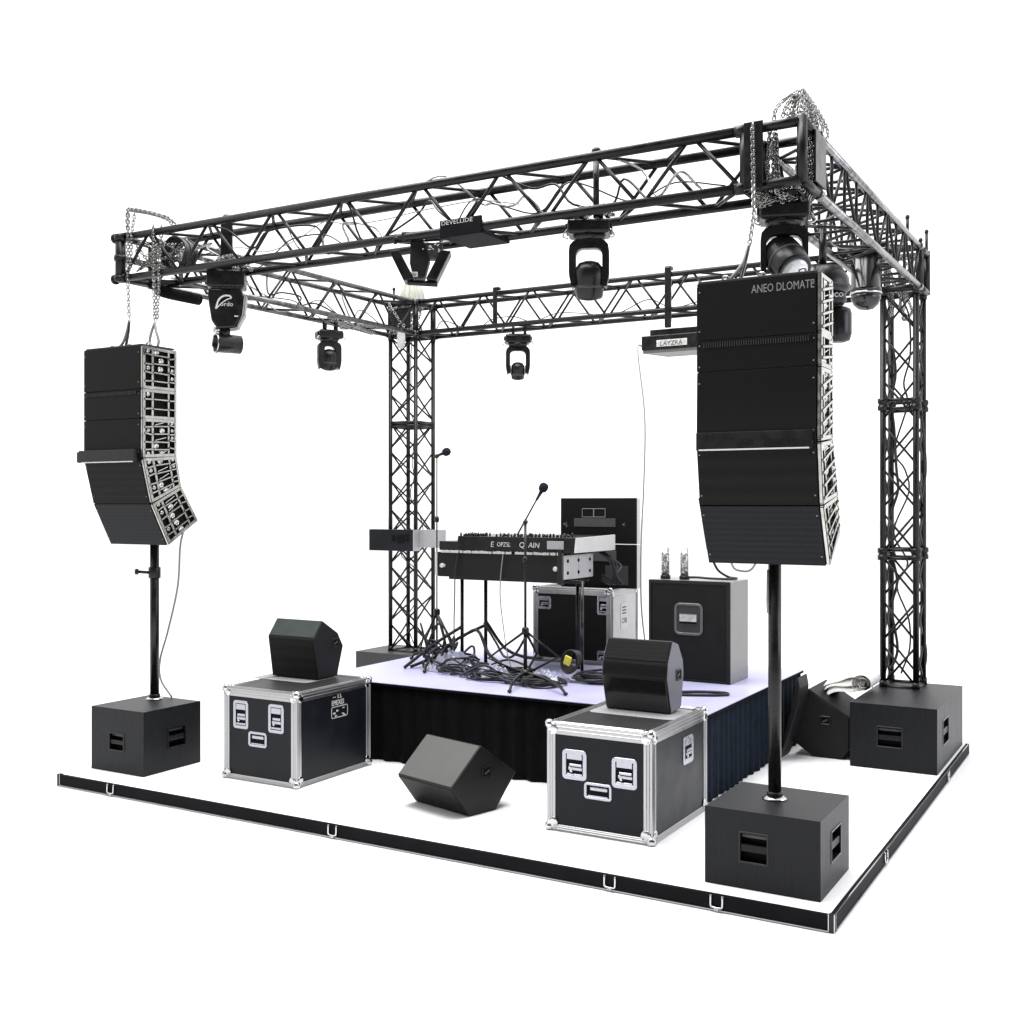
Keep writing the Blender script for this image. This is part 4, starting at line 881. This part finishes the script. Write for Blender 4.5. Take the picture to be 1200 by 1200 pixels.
# ------------------------------------------------------------------ chains, slings, cover
def chain_links(b, pts, pitch=.028, w=.0115, r_=.0048):
    P = [V(p) for p in pts]; L_ = [0]
    for p, q in zip(P, P[1:]): L_.append(L_[-1] + (q - p).length)
    n = int(L_[-1] / pitch)
    def at(s_):
        s_ = max(0, min(L_[-1], s_))
        for j in range(len(P) - 1):
            if L_[j + 1] >= s_: return P[j].lerp(P[j + 1], (s_ - L_[j]) / max(1e-9, L_[j + 1] - L_[j]))
        return P[-1]
    for i in range(n):
        a, c = at(i * pitch), at((i + 1) * pitch); d = (c - a).normalized(); m_ = (a + c) / 2
        u = d.orthogonal().normalized(); u = u if i % 2 else d.cross(u)
        h = pitch * .5
        b.tube([m_ + d * (h * sy + .6 * w * math.sin(t_)) + u * w * math.cos(t_) for sy, t_ in ((1, .0), (1, .8), (1, PI / 2), (1, 2.34), (1, PI), (-1, PI), (-1, 3.94), (-1, 1.5 * PI), (-1, 5.48), (-1, 2 * PI))], r_, 5, closed=True)
def chain(label, pts, sling=None, group='steel hoist chains'):
    l = V(pts[-1]); t = thing('chain', label, 'chain', l, 0, group); b = MB(l); b.m('chain_steel'); chain_links(b, pts); b.build('links', t)
    if sling:
        for s_ in sling: b = MB(l); b.m('cable_grey' if len(s_) > 3 else 'truss_dark_steel').tube(smooth_path(s_, 6), .012, 8); b.build('sling', t)
    return t
chain('chain hanging from the left truss end to the outer sling of the left speaker column', [(-6.42, .66, 5.02), (-6.42, .655, 4.4), (-6.36, .62, 4.03)], [[(-6.36, .62, 4.03), (-6.38, .61, 3.93), (-6.42, .6, 3.83), (-6.50, .6, 3.775)], [(-6.36, .62, 4.03), (-6.365, .61, 3.9), (-6.39, .6, 3.775)]])
chain('chain hanging to the looped sling at the inner end of the left speaker column', [(-6.10, .66, 4.86), (-6.09, .655, 4.4), (-6.04, .62, 3.98)], [[(-6.04, .62, 3.98), (-6.07, .61, 3.90), (-6.08, .6, 3.82), (-6.06, .6, 3.77)], [(-6.04, .62, 3.98), (-6.0, .6, 3.90), (-5.97, .6, 3.82), (-5.98, .6, 3.77)]])
chain('second fall of chain beside the inner sling of the left speaker column', [(-6.04, .70, 4.86), (-6.03, .66, 4.4), (-6.015, .62, 3.97)])
chain('slack chain draped over the top of the left truss end', [(-6.44, .66, 5.03), (-6.33, .67, 5.005), (-6.2, .68, 4.975), (-6.07, .69, 4.935), (-5.97, .70, 4.895), (-5.90, .70, 4.835)])
chain('second chain drooping beside the draped one on the left truss end', [(-6.47, .7, 4.84), (-6.46, .68, 4.93), (-6.44, .67, 5.045), (-6.3, .66, 5.015), (-6.12, .68, 4.965), (-5.98, .70, 4.92), (-5.86, .70, 4.84)])
chain('short chain hanging beside the outer fall over the left truss end', [(-6.38, .70, 5.01), (-6.375, .66, 4.8), (-6.385, .65, 4.46)])
chain('single chain above the right speaker column ending in a black sling', [(-.66, .60, 4.80), (-.65, .59, 4.42), (-.62, .5, 4.2), (-.615, .40, 4.0)], [[(-.615, .40, 4.0), (-.64, .36, 3.88), (-.69, .33, 3.80), (-.73, .33, 3.765)], [(-.615, .40, 4.0), (-.63, .36, 3.87), (-.65, .33, 3.76)]])
rr = random.Random(8)
for (x, y, lab) in ((-.54, .74, 'bundle of chain hanging inside the front right corner block by its plate'), (-.42, .95, 'bundle of chain behind the right post of the front right corner block')):
    l = V((x, y, 4.3)); t = thing('chain', lab, 'chain', l, 0, 'chain bundles in the front right corner'); b = MB(l); b.m('chain_steel')
    for k in range(5):
        px = x + rr.uniform(-.05, .05); py = y + rr.uniform(-.05, .05); chain_links(b, [(px, py, 4.82 - rr.uniform(0, .1)), (px + rr.uniform(-.03, .03), py, 4.55), (px + rr.uniform(-.05, .05), py + rr.uniform(-.03, .03), 4.30 + rr.uniform(0, .12))])
    b.build('links', t)
# chain bridle rising to a point over the front right corner
l = V((-.40, .87, 4.8)); t = thing('chain_bridle', 'pointed arch of fine chains above the front right truss corner', 'chain', l)
b = MB(l); b.m('chain_steel'); apex = V((-.42, .87, 5.07))
for (fx, fy, bulge) in ((-.55, .69, .3), (-.50, .70, .22), (-.45, .69, .15), (-.40, .69, .1), (-.369, .95, .25), (-.369, 1.05, .35), (-.369, 1.16, .42), (-.369, 1.27, .5), (-.48, .86, .2)):
    f = V((fx, fy, 4.835)); d = f - apex; h_ = V((d.x, d.y, 0))
    chain_links(b, smooth_path([apex, apex + d * .33 + h_ * bulge * .7, apex + d * .68 + h_ * bulge * .8, f], 5), .024, .010, .0042)
for k in range(5):
    z = 4.86 + .035 * k; q = 1 - (z - 4.83) / .26
    chain_links(b, [(-.42 - .11 * q, .80, z), (-.42 - .05 * q, .74, z - .012), (-.40, .80, z), (-.39 , .95, z), (-.375, .90 + .28 * q, z)], .024, .010, .0042)
b.build('links', t)
def clutter(label, x0, x1, y0, y1, z0, z1, n, seed, m_='chain_steel'):
    """loose chain and shackles heaped in a truss corner"""
    r = random.Random(seed); l = V(((x0 + x1) / 2, (y0 + y1) / 2, z0)); t = thing('chain', label, 'chain', l, 0, 'chain heaped inside truss corners'); b = MB(l); b.m(m_)
    for k in range(n):
        p = [(r.uniform(x0, x1), r.uniform(y0, y1), r.uniform(z0, z1)) for _ in range(4)]
        chain_links(b, smooth_path(p, 5))
    b.build('links', t)
clutter('chain heaped inside the left end of the front beam', -6.45, -5.9, .74, 1.0, 4.46, 4.76, 9, 31)
clutter('chain heaped inside the left rear truss corner', -6.46, -6.12, 4.6, 5.0, 4.42, 4.84, 9, 32)
clutter('chain hanging under the front right truss corner above the bulky light', -.70, -.38, .68, 1.0, 4.30, 4.45, 7, 33)
clutter('chain heaped at the far side of the front right corner block', -.50, -.34, .95, 1.2, 4.34, 4.80, 8, 34)
clutter('chain heaped at the joint of the right beam and rear tower', -.72, -.36, 4.65, 5.05, 4.2, 4.78, 7, 35)
clutter('chain slung along the bottom of the left beam over the small light', -6.52, -6.2, 3.0, 4.3, 4.38, 4.46, 4, 36)
clutter('chain slung above the middle moving head light', -2.1, -1.75, .68, 1.06, 4.42, 4.50, 5, 37)
clutter('chain slung above the scanner light', -5.7, -5.15, .68, 1.06, 4.42, 4.52, 5, 38)
# pale cover
lv = (-6.28, 4.87, 4.80)
def cover(b):
    b.m('cloth_pale'); n = 72; rows = []
    for k, (rad, h) in enumerate(((.135, -.03), (.14, .06), (.135, .14), (.115, .20), (.085, .27), (.055, .34), (.03, .40), (.012, .45))):
        f = lambda j: 1 + (.10 if k < 6 else .04) * math.cos(12 * 2 * PI * j / n + .3 * k)
        rows.append([b._v(V(lv) + V((math.cos(2 * PI * j / n) * rad * f(j), math.sin(2 * PI * j / n) * rad * f(j), h))) for j in range(n)])
    for A, B in zip(rows, rows[1:]):
        for j in range(n): b._f([A[j], A[(j + 1) % n], B[(j + 1) % n], B[j]], True)
    b._f(rows[-1]); b._f(rows[0][::-1])
    b.m('cable_grey'); 
    for a in (0, 2, 4): b.tube([V(lv) + V((.10 * math.cos(a), .10 * math.sin(a), .28)), V(lv) + V((0, 0, .50))], .005, 6)
single('hoist_cover', cover, lv, 'pale pleated cloth hood on top of the left rear tower', 'cover')
# cable coil in left end of the front beam
def coil2(b):
    b.m('cable_black')
    for k in range(7):
        c = V((-6.0, .80 + k * .022, 4.62)); r_ = .145 - .004 * (k % 3)
        b.tube([c + V((math.cos(a) * r_, .01 * math.sin(3 * a), math.sin(a) * r_)) for a in [i * 2 * PI / 24 for i in range(24)]], .011, 7, closed=True)
single('cable_coil', coil2, (-6.0, .87, 4.47), 'round coil of black cable inside the left end of the front beam', 'cable coil')
# loose wires along the beams
def beam_wire(label, p, q, seed, dirs, r_=.006, m_='cable_black', ends=None):
    r = random.Random(seed); p, q = V(p), V(q); n = max(6, int((q - p).length / .28)); pts = []
    for i in range(n + 1):
        o = V([r.uniform(-1, 1) * d for d in dirs]); o.z += .05 * math.sin(i * 2.1); pts.append(p.lerp(q, i / n) + o)
    if ends: pts[0], pts[-1] = ends
    cable(label, pts, r_, m_, 'loose wires lying in the truss beams', 5, 6)
beam_wire('loose black wire winding through the left half of the front beam', (-5.8, .86, 4.55), (-3.4, .86, 4.52), 1, (.05, .12, .10))
beam_wire('loose black wire winding through the right half of the front beam', (-3.2, .86, 4.62), (-.95, .86, 4.58), 2, (.05, .12, .12))
beam_wire('pale wire winding through the left half of the front beam', (-5.6, .9, 4.66), (-2.6, .9, 4.62), 3, (.05, .1, .1), .0045, 'cable_grey')
for k_, (xa, xb) in enumerate(((-6.2, -4.9), (-5.6, -4.0), (-5.0, -3.6), (-4.2, -2.9), (-3.3, -2.2), (-2.6, -1.4), (-1.9, -.9))):
    beam_wire('kinked black safety wire strung along the front beam', (xa, .86, 4.66), (xb, .84, 4.58), 60 + k_, (.08, .17, .16), .009, 'truss_black' if k_ % 2 else 'truss_steel', ((xa, YF, ZT), (xb, YF, ZB)))
for k_ in range(3): beam_wire('kinked safety wire strung along the left beam', (-6.36, 1.2 + k_, 4.64), (-6.36, 2.4 + k_, 4.58), 80 + k_, (.16, .08, .15), .009, 'truss_black' if k_ % 2 else 'truss_steel', ((-6.18, 1.2 + k_, ZT), (-6.17, 2.4 + k_, ZB)))
beam_wire('loose black wire winding through the left beam', (-6.36, 1.2, 4.52), (-6.36, 4.3, 4.52), 4, (.12, .05, .07))
beam_wire('pale wire winding along the bottom of the left beam', (-6.36, 1.1, 4.46), (-6.36, 4.4, 4.46), 5, (.12, .05, .04), .006, 'cable_grey')
beam_wire('loose black wire winding along the rear beam', (-6.0, 4.86, 4.50), (-1.2, 4.86, 4.50), 6, (.05, .1, .05))
beam_wire('loose black wire winding through the right beam', (-.55, 1.2, 4.55), (-.55, 4.4, 4.55), 7, (.1, .05, .1))
beam_wire('pale wire winding along the bottom of the right beam', (-.55, 1.1, 4.48), (-.55, 4.4, 4.48), 8, (.14, .05, .05), .007, 'cable_grey')
beam_wire('loose black wire running down inside the right rear tower', (-.55, 4.86, 4.4), (-.55, 4.86, .75), 9, (.1, .1, .05), .009)
beam_wire('loose black wire running down inside the left rear tower', (-6.28, 4.86, 4.4), (-6.28, 4.86, .7), 10, (.1, .1, .05), .006)
single('drape_roll', lambda b: b.m('skirt').tube(smooth_path([(-6.36, .86, 4.39), (-6.36, .95, 4.36), (-6.36, 1.1, 4.345), (-6.36, 1.45, 4.345)], 4), [.03] * 4 + [.055] * 9, 14), (-6.36, 1.1, 4.35), 'black cloth roll tied under the left end of the side beam', 'cloth')
for k_, (x_, y_) in enumerate(((XT - .02, YB - .02), (XT - SW + .03, YB - .04))): beam_wire('thick wavy cable taped down the right rear tower', (x_, y_, 4.3), (x_, y_, .75), 90 + k_, (.045, .04, .02), .014)
# long hanging cables
cable('long pale grey cable hanging from the flood light to the riser', [(-3.17, 4.7, 4.06), (-3.15, 4.5, 4.0), (-3.02, 4.38, 3.3), (-3.03, 4.38, 2.6), (-3.06, 4.38, 2.0), (-3.06, 4.38, 1.4), (-3.02, 4.37, 1.03), (-2.95, 4.3, .815)], .0085, 'cable_grey', 'long cables hanging down')
cable('grey cable curving from the left speaker column down to its bass box', [(-6.06, .97, 2.15), (-6.10, .97, 2.0), (-6.12, .96, 1.65), (-6.22, .94, 1.25), (-6.30, .92, .98), (-6.28, .91, .80), (-6.13, .90, .655)], .009, 'cable_grey', 'long cables hanging down')
cable('short grey cable dropping from the bottom of the right speaker column', [(-.80, .55, 2.10), (-.79, .6, 2.0), (-.76, .64, 1.97), (-.68, .64, 1.98), (-.6, .6, 2.1)], .007, 'cable_grey', 'long cables hanging down')

# ------------------------------------------------------------------ camera, light, render
cam = bpy.data.cameras.new('camera'); co = bpy.data.objects.new('camera', cam); C.objects.link(co); S.camera = co
co.location = (1.56, -6.29, 2.4); co.rotation_euler = (PI / 2, 0, YAW); cam.sensor_width = 36; cam.lens = 36 * 1310 / 1200; cam.shift_y = -10 / 1200; cam.clip_end = 600; cam.clip_start = .1
w = bpy.data.worlds.new('World'); S.world = w; w.use_nodes = True; nt = w.node_tree; bg = nt.nodes['Background']
tc = nt.nodes.new('ShaderNodeTexCoord'); dp = nt.nodes.new('ShaderNodeVectorMath'); dp.operation = 'DOT_PRODUCT'; dp.inputs[1].default_value = (.5, -.866, -.1)
nt.links.new(tc.outputs['Generated'], dp.inputs[0])
mr = nt.nodes.new('ShaderNodeMapRange'); mr.interpolation_type = 'SMOOTHSTEP'; mr.inputs['From Min'].default_value = -.05; mr.inputs['From Max'].default_value = .75; mr.inputs['To Min'].default_value = 1.65; mr.inputs['To Max'].default_value = .15
nt.links.new(dp.outputs['Value'], mr.inputs['Value']); nt.links.new(mr.outputs[0], bg.inputs['Strength']); bg.inputs['Color'].default_value = (1, 1, 1, 1)
def area(name, loc, target, size, power, col=(1, 1, 1)):
    l = bpy.data.lights.new(name, 'AREA'); l.shape = 'SQUARE'; l.size = size; l.energy = power; l.color = col
    o = bpy.data.objects.new(name, l); C.objects.link(o); o.location = loc; o.rotation_euler = (V(target) - V(loc)).to_track_quat('-Z', 'Y').to_euler(); return o
area('floor_fill_top', (-3.2, 1.0, 9.5), (-3.2, 2.5, 0), 7, 1500)  # added unseen lamp overhead, lifts the floor to white
area('softbox_right', (6.5, 2.0, 4.5), (-2.5, 2.2, .8), 4, 260, (.80, .82, 1))
S.view_settings.view_transform = 'Standard'; S.view_settings.look = 'None'; S.view_settings.exposure = 0; S.view_settings.gamma = 1
S.render.engine = 'CYCLES'
